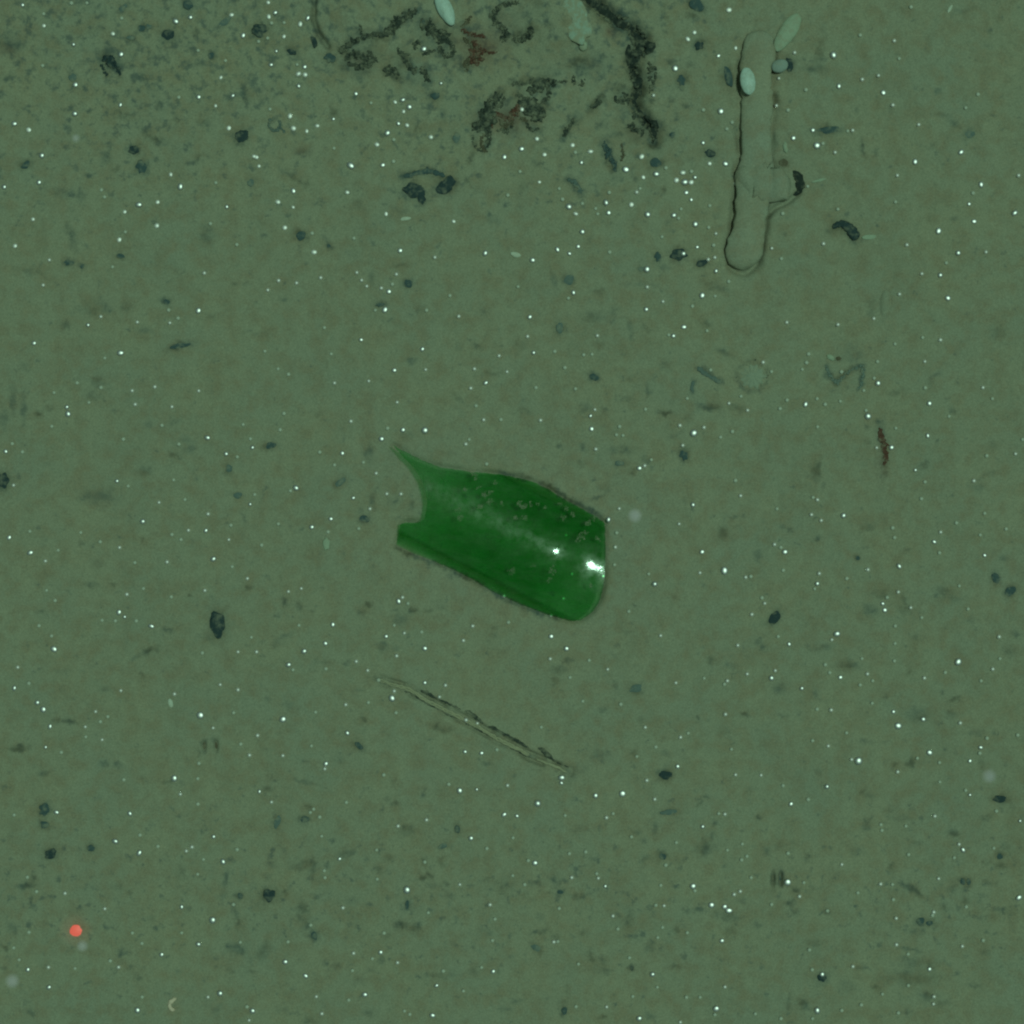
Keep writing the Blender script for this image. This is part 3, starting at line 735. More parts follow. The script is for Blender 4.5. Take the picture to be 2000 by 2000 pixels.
# silt stained by debris; the crevice strokes paint the crack's shade
for pts, w, st in (([(668, 96), (700, 74), (755, 66), (778, 42), (808, 24)], 12, .75), ([(680, 115), (715, 110), (705, 130)], 22, .65), ([(828, 46), (870, 70)], 17, .8),
                   ([(870, 84), (868, 108)], 15, .6), ([(780, 100), (812, 138)], 11, .65), ([(758, 138), (778, 146)], 12, .7), ([(828, 132), (836, 160)], 11, .6),
                   ([(990, 8), (963, 30), (990, 70)], 9, .6), ([(1005, 76), (1038, 58)], 12, .7), ([(905, 50), (930, 75), (932, 110), (910, 126)], 12, .5),
                   ([(948, 216), (940, 244)], 17, .85), ([(976, 182), (955, 212)], 11, .7), ([(1001, 164), (1039, 158), (1084, 165)], 9, .75),
                   ([(1021, 202), (1050, 220)], 17, .8), ([(1071, 170), (1064, 198)], 11, .7), ([(951, 250), (955, 273), (946, 292)], 9, .6),
                   ([(970, 225), (1005, 225), (998, 250)], 14, .6), ([(1026, 241), (1050, 255)], 9, .5), ([(925, 268), (930, 296), (918, 315)], 7, .5),
                   (CREVICE[:8], 22, .95), (CREVICE[7:], 15, .9), ([(1122, 232), (1100, 268)], 9, .7), ([(1180, 280), (1200, 330)], 12, .7),
                   ([(1155, 212), (1176, 193)], 10, .7), ([(1112, 352), (1135, 376)], 9, .6), ([(787, 343), (834, 334), (868, 344)], 8, .7),
                   ([(1614, 714), (1618, 730), (1634, 748), (1656, 726), (1684, 714), (1682, 752)], 6, .7), ([(1718, 840), (1728, 880), (1727, 905)], 9, .5),
                   ([(1363, 718), (1408, 748)], 6, .7), ([(1354, 744), (1352, 768)], 5, .6), ([(203, 112), (222, 126)], 16, .7), ([(196, 126), (209, 147)], 5, .6),
                   ([(226, 126), (235, 148)], 6, .6), ([(1627, 446), (1646, 438), (1674, 468)], 11, .6)):
    for (x0, y0), (x1, y1) in zip(pts[:-1], pts[1:]):
        L = math.hypot(x1 - x0, y1 - y0)
        k = max(1, int(L / (w * .7)))
        for j in range(k + 1):
            t = j / k
            SMUDGE_SHADE.append((x0 + (x1 - x0) * t, y0 + (y1 - y0) * t, w, w, 0, min(1, st * 1.12)))
for pts in ([(981, 924), (1012, 931), (1043, 938), (1069, 949), (1089, 962), (1113, 976), (1139, 990), (1164, 1004), (1178, 1014)],  # dark bands painting the contact shadow along the glass edges
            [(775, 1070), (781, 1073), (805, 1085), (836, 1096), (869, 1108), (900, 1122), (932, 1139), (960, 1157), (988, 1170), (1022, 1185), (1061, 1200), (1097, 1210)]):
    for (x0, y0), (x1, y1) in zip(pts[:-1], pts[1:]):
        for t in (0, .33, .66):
            SMUDGE_SHADE.append((x0 + (x1 - x0) * t, y0 + (y1 - y0) * t, 8, 5.5, -27, .85))
SMUDGE_SHADE += [(1010, 205, 62, 30, 28, .42), (700, 106, 52, 24, 0, .45), (850, 80, 42, 30, -20, .45), (795, 122, 36, 26, -30, .4), (990, 42, 34, 32, 0, .3),
           (930, 95, 32, 36, 0, .35), (1225, 190, 26, 60, 0, .4), (1150, 125, 40, 20, 0, .5), (1060, 150, 40, 12, 15, .4)]
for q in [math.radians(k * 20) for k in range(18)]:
    SMUDGE_SHADE.append((1468 + 30 * math.cos(q), 735 + 30 * math.sin(q), 5, 5, 0, .45))
for i in range(len(TWIG) - 1):  # dark line painting the shade on both sides of the twig
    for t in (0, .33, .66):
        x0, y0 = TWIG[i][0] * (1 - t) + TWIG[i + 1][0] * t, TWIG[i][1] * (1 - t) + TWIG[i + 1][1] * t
        SMUDGE_SHADE.append((x0, y0, 9, 5, -28, .5))
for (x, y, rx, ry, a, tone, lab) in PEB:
    SMUDGE_SHADE.append((x, y, rx * 1.15 + 2, ry * 1.15 + 2, a, .75 if tone in "kd" else .55))
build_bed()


# ------------------------------------------------------------------ the glass shard
AX = np.array([.89, .455])                       # along the bottle, in grid axes (y down)
AX = AX / np.linalg.norm(AX)
NX = np.array([AX[1], -AX[0]])                   # across, towards the upper right
G0 = np.array([921.0, 993.0]) - 10 * NX
BOT_R = 36.0


_sv = np.arange(-80, 100, .25)
_ss = np.clip((_sv - 60) / 8, 0, 1)
_drop = np.cumsum(-.25 * np.exp(-((_sv - 54.5) / 8.19) ** 2) - .042 * _ss * _ss * (3 - 2 * _ss)) * .25


def glass_su(px, py):
    dx, dy = px - G0[0], py - G0[1]
    return (dx * AX[0] + dy * AX[1]) * .25, (dx * NX[0] + dy * NX[1]) * .25


def glass_z(px, py):
    """outer face of the bottle wall in mm: a round barrel whose ridge steps down at the shoulder"""
    sv, u = glass_su(px, py)
    z = 13.9 - BOT_R + math.sqrt(max(BOT_R ** 2 - u * u, 4))
    return z + .020 * sv + float(np.interp(sv, _sv, _drop)) * math.exp(-(u / 24) ** 2) + 1.0


def glass_thick(px, py):
    """wall thickness: uneven bands shaped to imitate light and shade across the glass"""
    sv, u = glass_su(px, py)
    r01 = max(0.0, min(1.0, (sv + 30) / 55))
    t = 2.5 + 1.5 * r01
    t += 2.3 * r01 * math.exp(-((u - 15) / 8.5) ** 2)
    t += 1.7 * max(0.0, min(1.0, (sv + 22) / 25)) * math.exp(-((u + 11) / 7) ** 2) * max(0.0, min(1.0, (62 - sv) / 18))
    t += 1.8 * max(0.0, min(1.0, (abs(u) - 22.5) / 1.2))
    t -= 1.3 * math.exp(-((sv - 62) / 13) ** 2 - ((u + 22) / 9) ** 2)
    t += .35 * math.sin(u * 2.1 + .5 * math.sin(sv * .09)) * r01
    return t


def catmull(pts, step):
    res = []
    n = len(pts)
    for i in range(n):
        p0, p1, p2, p3 = (np.array(pts[(i + k) % n], float) for k in (-1, 0, 1, 2))
        d = np.linalg.norm(p2 - p1)
        k = max(1, int(d / step))
        for j in range(k):
            t = j / k
            if d < 1e-6:
                continue
            q = p1 + (p2 - p1) * t
            c = 0.5 * ((2 * p1) + (-p0 + p2) * t + (2 * p0 - 5 * p1 + 4 * p2 - p3) * t * t + (-p0 + 3 * p1 - 3 * p2 + p3) * t ** 3)
            res.append(tuple((.7 * q + .3 * c)))
    return res


def tri_region(outline, step):
    pts = [Vector(p) for p in outline]
    ne = len(pts)
    edges = [(i, (i + 1) % ne) for i in range(ne)]
    xs = [p[0] for p in outline]
    ys = [p[1] for p in outline]
    GX, GY = np.meshgrid(np.arange(min(xs), max(xs), step), np.arange(min(ys), max(ys), step))
    ok = poly_inside(GX, GY, outline) & (seg_dist(GX, GY, outline + outline[:1]) > step * .6)
    pts += [Vector((a, b)) for a, b in zip(GX[ok], GY[ok])]
    v, e, f, *_ = geometry.delaunay_2d_cdt(pts, edges, [list(range(ne))], 1, 1e-4)
    return [(p.x, p.y) for p in v], [list(q) for q in f]


def build_glass():
    r = random.Random(4)
    outline = [(x + r.uniform(-.8, .8), y + r.uniform(-.8, .8)) for x, y in catmull(GLASS, 5)]
    v2, f = tri_region(outline, 4)
    outer, inner = [], []
    for (x, y) in v2:
        z = glass_z(x, y)
        e = 1.0
        zx = (glass_z(x + e, y) - glass_z(x - e, y)) / (2 * e * .25)
        zy = -(glass_z(x, y + e) - glass_z(x, y - e)) / (2 * e * .25)
        nr = Vector((-zx, -zy, 1)).normalized()
        X, Y = P(x, y)
        p = Vector((X, Y, z * MM))
        outer.append(p)
        q = p - Vector((0, 0, 1)) * (glass_thick(x, y) * MM / max(nr.z, .5))
        inner.append(q)
    n = len(outer)
    # make the top surface face up
    ff = []
    for t in f:
        a, b_, c = (outer[k] for k in t[:3])
        if (b_ - a).cross(c - a).z < 0:
            t = t[::-1]
        ff.append(t)
    cnt = {}
    for t in ff:
        for i in range(len(t)):
            e = (t[i], t[(i + 1) % len(t)])
            cnt[e] = 1
    rim = [e for e in cnt if (e[1], e[0]) not in cnt]
    faces = list(ff) + [[k + n for k in t[::-1]] for t in ff] + [[b_, a, a + n, b_ + n] for a, b_ in rim]
    root = bpy.data.objects.new("glass_shard", None)
    X, Y = P(980, 1050)
    root.location = (X, Y, 0)
    root.empty_display_size = .02
    C.objects.link(root)
    tag(root, "large broken shard of curved green bottle glass lying on the mud", "glass shard")
    o = mesh_obj("curved_wall", [tuple(p - root.location) for p in outer + inner], faces, M_GLASS, root)
    me = o.data
    # hard edges at the break
    bm = bmesh.new()
    bm.from_mesh(me)
    for e in bm.edges:
        if len(e.link_faces) == 2 and e.calc_face_angle() > math.radians(40):
            e.smooth = False
    bm.to_mesh(me)
    bm.free()
    # silt lying on the glass
    SP = [(948, 968, 8), (957, 980, 6), (938, 990, 5), (896, 997, 7), (1014, 984, 6), (1024, 989, 8), (1036, 985, 6), (980, 983, 6), (1025, 1010, 6),
          (1010, 1012, 5), (933, 952, 5), (908, 957, 5), (900, 1012, 6), (1135, 1048, 7), (1128, 1052, 6), (1141, 1040, 5), (998, 1115, 7), (1004, 1110, 4),
          (1105, 992, 5), (1148, 1022, 6), (1160, 1012, 5), (1093, 985, 4), (1065, 990, 4), (1040, 1106, 5), (930, 932, 7), (924, 926, 6), (1150, 1140, 5),
          (1078, 1113, 8), (1072, 1128, 6), (958, 960, 5), (968, 944, 4), (1100, 1010, 5), (1120, 1004, 5), (1168, 1052, 5), (1050, 985, 4)]
    vs, fs = [], []
    for t in ff:
        cx = sum(v2[k][0] for k in t) / len(t)
        cy = sum(v2[k][1] for k in t) / len(t)
        w = 3.0 * float(vnoise(np.array([cx / 4.]), np.array([cy / 4.]))[0])
        near = min(math.hypot(cx - a, cy - b_) - c * 0.8 for a, b_, c in SP)
        if near + w * 2.2 < 0:
            b0 = len(vs)
            for k in t:
                vs.append(tuple(outer[k] + Vector((r.uniform(-.2, .2), r.uniform(-.2, .2), r.uniform(.12, .3))) * MM - root.location))
            c0 = Vector((cx, cy))
            fs.append(list(range(b0, b0 + len(t))))
    o = mesh_obj("silt_coating", vs, fs, M_SILT, root)
    o["kind"] = "stuff"
    tag(o, "patchy grey silt dusted over the green glass")


build_glass()


# ------------------------------------------------------------------ swept strands (twig, tube, dark strips for shade)
def strand_mesh(verts, faces, pts, rad, flat=.6, sink=.35, jit=.0, seed=0, seg=10, step=4.0, wob=0.0, lift=0.0):
    """adds a closed, tapered, slightly lumpy strand that follows the bed; pts and rad in grid steps"""
    r = random.Random(seed)
    pts = [np.array(p, float) for p in pts]
    rad = list(rad) if hasattr(rad, "__len__") else [rad] * len(pts)
    path, rr = [], []
    n = len(pts)
    for i in range(n - 1):
        p0, p1, p2, p3 = pts[max(i - 1, 0)], pts[i], pts[i + 1], pts[min(i + 2, n - 1)]
        k = max(2, int(np.linalg.norm(p2 - p1) / step))
        for j in range(k):
            t = j / k
            path.append(.5 * ((2 * p1) + (-p0 + p2) * t + (2 * p0 - 5 * p1 + 4 * p2 - p3) * t * t + (-p0 + 3 * p1 - 3 * p2 + p3) * t ** 3))
            rr.append(rad[i] * (1 - t) + rad[i + 1] * t)
    path.append(pts[-1])
    rr.append(rad[-1])
    m = len(path)
    XY = np.array([P(*p) for p in path])
    H = height(XY[:, 0], XY[:, 1])
    base = len(verts)
    for i in range(m):
        d = path[min(i + 1, m - 1)] - path[max(i - 1, 0)]
        d = d / (np.linalg.norm(d) + 1e-9)
        d = np.array([d[0], -d[1]])
        nrm = np.array([-d[1], d[0]])
        ends = min(1, (i / max(1, m - 1)) * m / 2.2 + .25, ((m - 1 - i) / max(1, m - 1)) * m / 2.2 + .25)
        q = rr[i] * R * ends * (1 + jit * r.uniform(-1, 1))
        off = nrm * wob * R * r.uniform(-1, 1)
        zc = H[i] + q * flat * (1 - 2 * sink) + lift * MM
        for k in range(seg):
            a = 2 * math.pi * k / seg
            kk = 1 + jit * .7 * r.uniform(-1, 1)
            verts.append((XY[i, 0] + off[0] + nrm[0] * math.cos(a) * q * kk, XY[i, 1] + off[1] + nrm[1] * math.cos(a) * q * kk,
                          zc + math.sin(a) * q * flat * kk))
    for i in range(m - 1):
        for k in range(seg):
            a = base + i * seg + k
            b_ = base + i * seg + (k + 1) % seg
            faces.append([a, b_, b_ + seg, a + seg])
    faces.append([base + k for k in range(seg)][::-1])
    faces.append([base + (m - 1) * seg + k for k in range(seg)])


def recentre(o, x, y):
    X, Y = P(x, y)
    z = hz(x, y)
    off = Vector((X, Y, z))
    o.data.transform(Matrix.Translation(-off))
    o.location = off
    return o


def strands(name, strokes, mat, centre, label=None, cat=None, parent=None, seed=1, **kw):
    v, f = [], []
    for i, (pts, rad) in enumerate(strokes):
        strand_mesh(v, f, pts, rad, seed=seed * 31 + i, **kw)
    o = mesh_obj(name, v, f, mat)
    recentre(o, *centre)
    if parent:
        o.location = o.location - parent.location
        o.parent = parent
    else:
        tag(o, label, cat)
    return o


def crumbs(name, strokes, mat, centre, parent=None, label=None, cat=None, seed=1, dens=1.9, spread=.85):
    """loose flaky matter strewn along strokes: many small irregular grains in one mesh"""
    r = random.Random(seed)
    bm = bmesh.new()
    bmesh.ops.create_icosphere(bm, subdivisions=1, radius=1)
    bv = [q.co.copy() for q in bm.verts]
    bf = [[q.index for q in t.verts] for t in bm.faces]
    bm.free()
    v, f = [], []
    spots = []
    for pts, rad in strokes:
        rad = list(rad) if hasattr(rad, "__len__") else [rad] * len(pts)
        for (p0, p1, r0, r1) in zip(pts[:-1], pts[1:], rad[:-1], rad[1:]):
            L = math.hypot(p1[0] - p0[0], p1[1] - p0[1])
            for _ in range(max(2, int(dens * (L / 2.2 + (r0 + r1) * .35)))):
                t = r.random()
                q = r0 * (1 - t) + r1 * t
                a = r.uniform(0, 6.283)
                w = q * spread * math.sqrt(r.random()) * (1.5 if r.random() < .15 else 1)
                spots.append((p0[0] + (p1[0] - p0[0]) * t + w * math.cos(a), p0[1] + (p1[1] - p0[1]) * t + w * math.sin(a),
                              q * r.uniform(.16, .46) + .8))
    XY = np.array([P(a, b_) for a, b_, c in spots])
    H = height(XY[:, 0], XY[:, 1])
    for (a, b_, c), (X, Y), h in zip(spots, XY, H):
        b0 = len(v)
        an = r.uniform(0, 3.14)
        el = r.uniform(1, 1.9)
        ca, sa = math.cos(an), math.sin(an)
        for q in bv:
            k = r.uniform(.7, 1.25) * c * R
            ux, uy, uz = q.x * k * el, q.y * k / el ** .3, q.z * k * .34
            v.append((X + ux * ca - uy * sa, Y + ux * sa + uy * ca, h + uz + c * R * .02))
        for t in bf:
            f.append([k + b0 for k in t])
    o = mesh_obj(name, v, f, mat)
    recentre(o, *centre)
    if parent:
        o.location = o.location - parent.location
        o.parent = parent
    else:
        tag(o, label, cat)
    return o


# twig, snapped near its right end
tw = bpy.data.objects.new("twig", None)
tw.location = (*P(925, 1416), hz(925, 1416))
tw.empty_display_size = .02
C.objects.link(tw)
tag(tw, "long thin tan twig lying in a groove in the mud", "twig")
def offs(pts, d):
    res = []
    for i, p in enumerate(pts):
        q0, q1 = pts[max(i - 1, 0)], pts[min(i + 1, len(pts) - 1)]
        dx, dy = q1[0] - q0[0], q1[1] - q0[1]
        L = math.hypot(dx, dy)
        res.append((p[0] - dy / L * d, p[1] + dx / L * d))
    return res


strands("long_piece", [(offs(TWIG[:10], -1.6), [1.4, 1.8, 1.9, 2.1, 2.2, 1.9, 2.2, 2.2, 2.1, 1.8]), (offs(TWIG[:10], 1.9), [0.8, 1.3, 1.5, 1.6, 1.8, 2.0, 1.7, 2.0, 1.9, 1.4])],
        M_TWIG, (880, 1392), parent=tw, jit=.22, wob=.9, flat=.9, sink=.42, seed=3)
strands("snapped_tip", [([(1047, 1482), (1068, 1490), (1090, 1499), (1108, 1508)], [2.4, 3.0, 2.6, 1.6])], M_TWIG, (1080, 1494), parent=tw, jit=.2, wob=.8,
        flat=.9, sink=.42, seed=5)

# mud tube with a swollen collar
tb = bpy.data.objects.new("mud_tube", None)
tb.location = (*P(1470, 300), 0)
tb.empty_display_size = .02
C.objects.link(tb)
tag(tb, "long upright mud covered worm tube with a swollen collar halfway", "worm tube")
strands("tube_wall", [(TUBE, TUBE_R)], M_MUD, (1474, 250), parent=tb, jit=.05, flat=.32, sink=.42, seed=8, seg=28, step=8, wob=1.8, lift=.3)
strands("collar", [([(1440, 366), (1468, 352), (1502, 361), (1543, 355)], [24, 34, 38, 26]), ([(1462, 330), (1486, 322), (1512, 334)], [12, 17, 14]),
                   ([(1446, 388), (1470, 380), (1496, 392)], [14, 20, 14]), ([(1500, 345), (1512, 372)], [15, 18])], M_MUD, (1495, 355), parent=tb, jit=.13, flat=.34,
        sink=.34, seed=9, seg=26, step=7, wob=2.6, lift=1.2)

# ------------------------------------------------------------------ debris
DEB = "plant debris"
dc = bpy.data.objects.new("debris_clump", None)
dc.location = (*P(1000, 215), hz(1000, 215))
dc.empty_display_size = .02
C.objects.link(dc)
tag(dc, "wide slanting clump of black rotten debris with a red middle", DEB)
crumbs("black_bits", [([(948, 214), (957, 228), (944, 241), (935, 249)], [11, 15, 15, 10]), ([(976, 182), (964, 198), (955, 212)], [6, 9, 10]),
                       ([(1001, 164), (1018, 163), (1026, 164), (1039, 157)], 3.5), ([(1035, 180), (1049, 169), (1069, 159), (1084, 165)], [9, 11, 10, 7]),
                       ([(1021, 200), (1039, 205), (1053, 219), (1046, 229)], [10, 15, 14, 9]), ([(1071, 171), (1073, 191), (1062, 199)], 5),
                       ([(951, 250), (955, 273), (948, 290)], [6, 5, 4]), ([(1026, 241), (1039, 255), (1053, 253)], 3.5),
                       ([(985, 192), (980, 205), (972, 212)], 4), ([(998, 247), (992, 256), (978, 256)], 5), ([(1090, 160), (1108, 158)], 3),
                       ([(1118, 150), (1121, 163)], 4), ([(1010, 186), (1022, 190)], 4), ([(922, 270), (930, 290), (942, 297)], 3),
                       ([(1135, 165), (1142, 158)], 5)],
        M_WEED_SHADE, (1000, 210), parent=dc, seed=11)
crumbs("red_bits", [([(996, 232), (1005, 219), (1014, 207)], [7, 8, 6]), ([(968, 222), (980, 226), (988, 234)], [4, 5, 4]), ([(958, 240), (962, 250)], 3)],
        M_RED, (1000, 222), parent=dc, seed=12)
crumbs("brown_bits", [([(975, 238), (988, 246), (1002, 238)], [5, 6, 5]), ([(1014, 230), (1030, 236)], 4), ([(945, 262), (938, 280), (950, 300)], 3.5)],
        M_BROWN, (985, 242), parent=dc, seed=13)

rd = bpy.data.objects.new("debris_clump", None)
rd.location = (*P(932, 95), hz(932, 95))
rd.empty_display_size = .02
C.objects.link(rd)
tag(rd, "rust red clump of rotten debris right below the pale shell", DEB)
crumbs("red_bits", [([(903, 58), (918, 66), (935, 70), (948, 72)], 4), ([(924, 88), (935, 104), (927, 119)], [9, 13, 9]), ([(942, 96), (956, 103), (970, 104)], 3.2)],
        M_RED, (930, 95), parent=rd, seed=14)
crumbs("brown_bits", [([(903, 52), (912, 42), (920, 32)], 4), ([(914, 117), (909, 130)], 7), ([(906, 74), (916, 82), (922, 90)], 5)],
        M_BROWN, (912, 85), parent=rd, seed=15)

crumbs("debris_clump", [([(1012, 5), (990, 8), (975, 14), (963, 28), (968, 45), (985, 58), (993, 70), (980, 76)], [4, 5, 6, 6, 6, 6, 7, 5]),
                         ([(1003, 77), (1020, 78), (1036, 70), (1038, 54)], [6, 7, 7, 4])],
        M_WEED_SHADE, (985, 45), None, "dark hooked C shaped strand of debris right of the red clump", DEB, seed=16)
crumbs("debris_clump", [([(664, 102), (676, 90), (692, 78), (720, 70), (745, 67), (760, 64), (770, 52), (778, 40), (800, 30), (812, 20)],
                          [5, 7, 6, 5, 7, 8, 8, 9, 7, 5]), ([(704, 50), (707, 68)], 3),
                         ([(672, 115), (688, 106), (705, 108), (722, 122), (714, 130), (695, 131), (680, 124)], [5, 8, 9, 8, 6, 6, 5]), ([(720, 100), (730, 112), (734, 118)], 5)],
        M_WEED_SHADE, (720, 85), None, "long ragged dark debris band along the mound's lower edge at top", DEB, seed=17)
crumbs("debris_clump", [([(777, 96), (786, 108), (794, 124), (803, 134), (812, 138)], [4, 5, 6, 6, 5]), ([(755, 136), (766, 140), (778, 146)], [7, 9, 6]),
                         ([(822, 130), (830, 142), (836, 160)], [6, 6, 4]), ([(785, 110), (800, 104)], 3)],
        M_WEED_SHADE, (795, 130), None, "scattered dark debris crumbs between the ragged band and bright specks", DEB, seed=18)
crumbs("debris_clump", [([(828, 46), (842, 56), (856, 66), (870, 70)], [9, 11, 11, 7]), ([(812, 92), (810, 82), (820, 78)], 5),
                         ([(856, 82), (868, 78), (882, 82), (885, 98), (880, 110), (866, 108), (858, 92)], 4.5), ([(850, 98), (838, 102), (826, 106)], 4)],
        M_WEED_SHADE, (855, 75), None, "dark lumpy debris with a small ring just below the pale shell", DEB, seed=19)

bw = strands("crevice_shade_strip", [(CREVICE, [8, 10, 12, 13, 15, 17, 16, 14, 14, 13, 10, 8, 7, 8, 10, 5]), ([(1260, 76), (1272, 92), (1262, 106)], [9, 11, 6]),  # solid dark strip added in place of the crevice's shade
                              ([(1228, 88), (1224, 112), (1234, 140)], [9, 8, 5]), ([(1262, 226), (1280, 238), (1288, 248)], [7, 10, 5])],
        M_SHADE, (1240, 130), "long thick dark strip standing for shade in a curving crack", "weed", jit=.3, flat=.32, sink=.44, seed=21, wob=2.2, step=5)
fl = crumbs("crevice_shade_flakes", [(CREVICE, [10, 12, 13, 14, 16, 18, 17, 14, 13, 12, 11, 9, 9, 11, 13, 7]), ([(1268, 118), (1274, 145), (1272, 176)], [9, 9, 5]),  # dark grains that widen the crevice's painted shade
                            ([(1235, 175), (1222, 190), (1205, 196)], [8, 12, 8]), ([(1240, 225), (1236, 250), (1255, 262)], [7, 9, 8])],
            M_WEED_SHADE, (1240, 130), parent=bw, seed=71, dens=.75, spread=.9)
crumbs("weed_scrap", [([(1122, 232), (1116, 244), (1106, 256), (1100, 268)], [5, 5, 6, 4])], M_WEED_SHADE, (1112, 250), None, "short slanting dark weed scrap right of the slanting clump", "weed", seed=22, dens=1.5, spread=.6)
crumbs("weed_scrap", [([(1180, 280), (1185, 296), (1192, 308), (1202, 320), (1200, 334)], [7, 9, 7, 8, 4])], M_DARK, (1190, 305), None, "bent blue black weed scrap below the black crevice", "weed", seed=23, dens=1.5, spread=.6)
crumbs("weed_scrap", [([(1215, 282), (1217, 300), (1214, 316)], 3.2)], M_BROWN, (1216, 300), None, "thin upright brown weed scrap beside the bent one", "weed", seed=24, dens=1.5, spread=.6)
crumbs("weed_scrap", [([(1155, 212), (1164, 204), (1176, 193)], [5, 8, 4])], M_WEED_SHADE, (1166, 203), None, "small dark weed scrap left of the black crevice", "weed", seed=25, dens=1.5, spread=.6)
crumbs("weed_scrap", [([(1112, 352), (1122, 358), (1130, 368), (1135, 376)], [6, 8, 7, 4])], M_MID, (1124, 363), None, "grey weed scrap lying among the many bright specks", "weed", seed=26, dens=1.5, spread=.6)

# arc with two black pebbles below it
strands("dark_arc", [([(787, 343), (800, 344), (815, 338), (834, 334), (852, 338), (870, 345)], [3, 6, 5, 6, 5, 3])], M_DARK, (830, 338),
        "thin dark arched chip above two black pebbles", "shell chip", jit=.25, flat=.4, sink=.4, seed=27, wob=.8, step=3)
strands("dark_arc", [([(1627, 446), (1634, 439), (1646, 437), (1658, 445), (1667, 456), (1674, 468)], [4, 6, 7, 9, 11, 9])], M_BLACK, (1650, 445),
        "thick dark comma shaped shell chip right of the mud tube", "shell chip", jit=.12, flat=.45, sink=.4, seed=28, wob=.6, step=3)
strands("dark_arc", [([(1549, 333), (1558, 343), (1563, 357), (1560, 370), (1550, 379)], [4, 8, 10, 9, 5])], M_SHADE, (1558, 355),  # dark strip added for the shadow of the collar's lobe
        "dark crescent of painted shade on the right of the tube's collar", "shell chip", jit=.15, flat=.4, sink=.5, seed=29, wob=.6, step=3)
strands("dark_arc", [([(607, 72), (614, 82), (614, 94)], [4, 6, 4])], M_BLACK, (612, 84), "small black crescent on the right of a little mud mound", "shell chip",
        jit=.15, flat=.45, sink=.4, seed=30, wob=.5, step=3)
ang = [math.radians(a) for a in range(-40, 300, 34)]
crumbs("dark_ring", [([(537 + 11 * math.cos(a), 244 + 12 * math.sin(a)) for a in ang], 4.0), ([(548, 250), (558, 262)], [3.5, 2])], M_MID, (537, 245), None, "small dark ring with a tail lying in the mud", "shell chip", seed=31, dens=1.5, spread=.6)
crumbs("clawed_fragment", [([(203, 112), (212, 118), (220, 126)], [9, 13, 8]), ([(196, 126), (202, 138), (209, 147)], [3, 4.5, 3]), ([(224, 124), (230, 134), (235, 148)], [5, 5, 2.5])],
        M_BLACK, (212, 122), None, "black fragment with two claw like prongs at upper left", "shell chip", seed=32, dens=1.5, spread=.6)
crumbs("zigzag_fragment", [([(1614, 714), (1617, 728), (1624, 738), (1634, 748), (1645, 738), (1656, 726), (1668, 720), (1684, 714), (1686, 732), (1682, 752), (1674, 762)],
                             [3, 4, 5, 6, 4, 4, 3, 4, 5, 4, 3])], M_MIDP, (1650, 732), None, "grey zigzag fragment shaped like a wavy letter", "shell chip", seed=33, dens=1.5, spread=.6)
crumbs("red_brown_fragment", [([(1718, 838), (1720, 854), (1725, 868), (1728, 882), (1729, 898), (1727, 908)], [4, 8, 7, 7, 7, 3])], M_RED, (1724, 872), None, "upright red brown fragment between two bright specks", "debris", seed=34, dens=1.5, spread=.6)
strands("dark_streak", [([(1362, 717), (1376, 730), (1390, 738), (1408, 748)], [4, 4, 4.5, 4])], M_MID, (1385, 733),
        "narrow slanting dark streak left of the scalloped disc", "debris", jit=.3, flat=.3, sink=.45, seed=35, wob=1, step=3)
strands("dark_streak", [([(1354, 744), (1350, 757), (1354, 768)], 3.2)], M_MID, (1352, 757), "short curved grey streak under the slanting one", "debris",
        jit=.3, flat=.3, sink=.45, seed=36, wob=.8, step=3)
strands("dark_streak", [([(1050, 1460), (1060, 1466), (1070, 1474), (1080, 1483), (1096, 1492), (1112, 1498)], [2.2, 4.4, 4.6, 3, 2, 1.6])], M_WEED_SHADE, (1072, 1475),  # solid dark streaks along the twig stand for shade in its groove
        "short streak of painted shade above the twig's snapped tip", "debris", jit=.25, flat=.35, sink=.42, seed=37, wob=.9, step=3)
strands("dark_streak", [([(908, 1388), (916, 1391), (926, 1398), (936, 1406), (944, 1413)], [2, 3.6, 4, 3.2, 2])], M_WEED_SHADE, (926, 1400),
        "streak of painted shade along the middle of the twig", "debris", jit=.25, flat=.35, sink=.42, seed=38, wob=.9, step=3)
strands("dark_streak", [([(954, 1418), (964, 1422), (978, 1429), (996, 1439), (1014, 1449), (1034, 1461)], [2.6, 3.6, 2.4, 2.6, 3, 1.8])], M_WEED_SHADE, (995, 1439),
        "long thin streak of painted shade along the twig's right half", "debris", jit=.25, flat=.35, sink=.42, seed=39, wob=.9, step=3)
strands("dark_streak", [([(822, 1348), (832, 1352), (846, 1360), (862, 1368), (880, 1376), (900, 1386)], [3.6, 3.8, 2.2, 2, 2.4, 1.8])], M_WEED_SHADE, (858, 1366),
        "thin streak of painted shade along the top of the twig's left half", "debris", jit=.25, flat=.35, sink=.42, seed=40, wob=.9, step=3)
strands("dark_streak", [([(788, 1350), (804, 1354), (824, 1368), (846, 1380), (868, 1392), (892, 1404)], [1.4, 2.4, 2, 2.8, 2.4, 1.6])], M_WEED_SHADE, (840, 1378),
        "faint streak of painted shade under the twig's left half", "debris", jit=.3, flat=.3, sink=.44, seed=61, wob=.9, step=3)
strands("dark_streak", [([(906, 1412), (926, 1422), (948, 1432), (975, 1446), (1000, 1460), (1022, 1472), (1034, 1478)], [2, 2.8, 2.4, 2, 2.4, 3.2, 2.2])], M_WEED_SHADE, (970, 1445),
        "faint streak of painted shade under the twig's right half", "debris", jit=.3, flat=.3, sink=.44, seed=62, wob=.9, step=3)
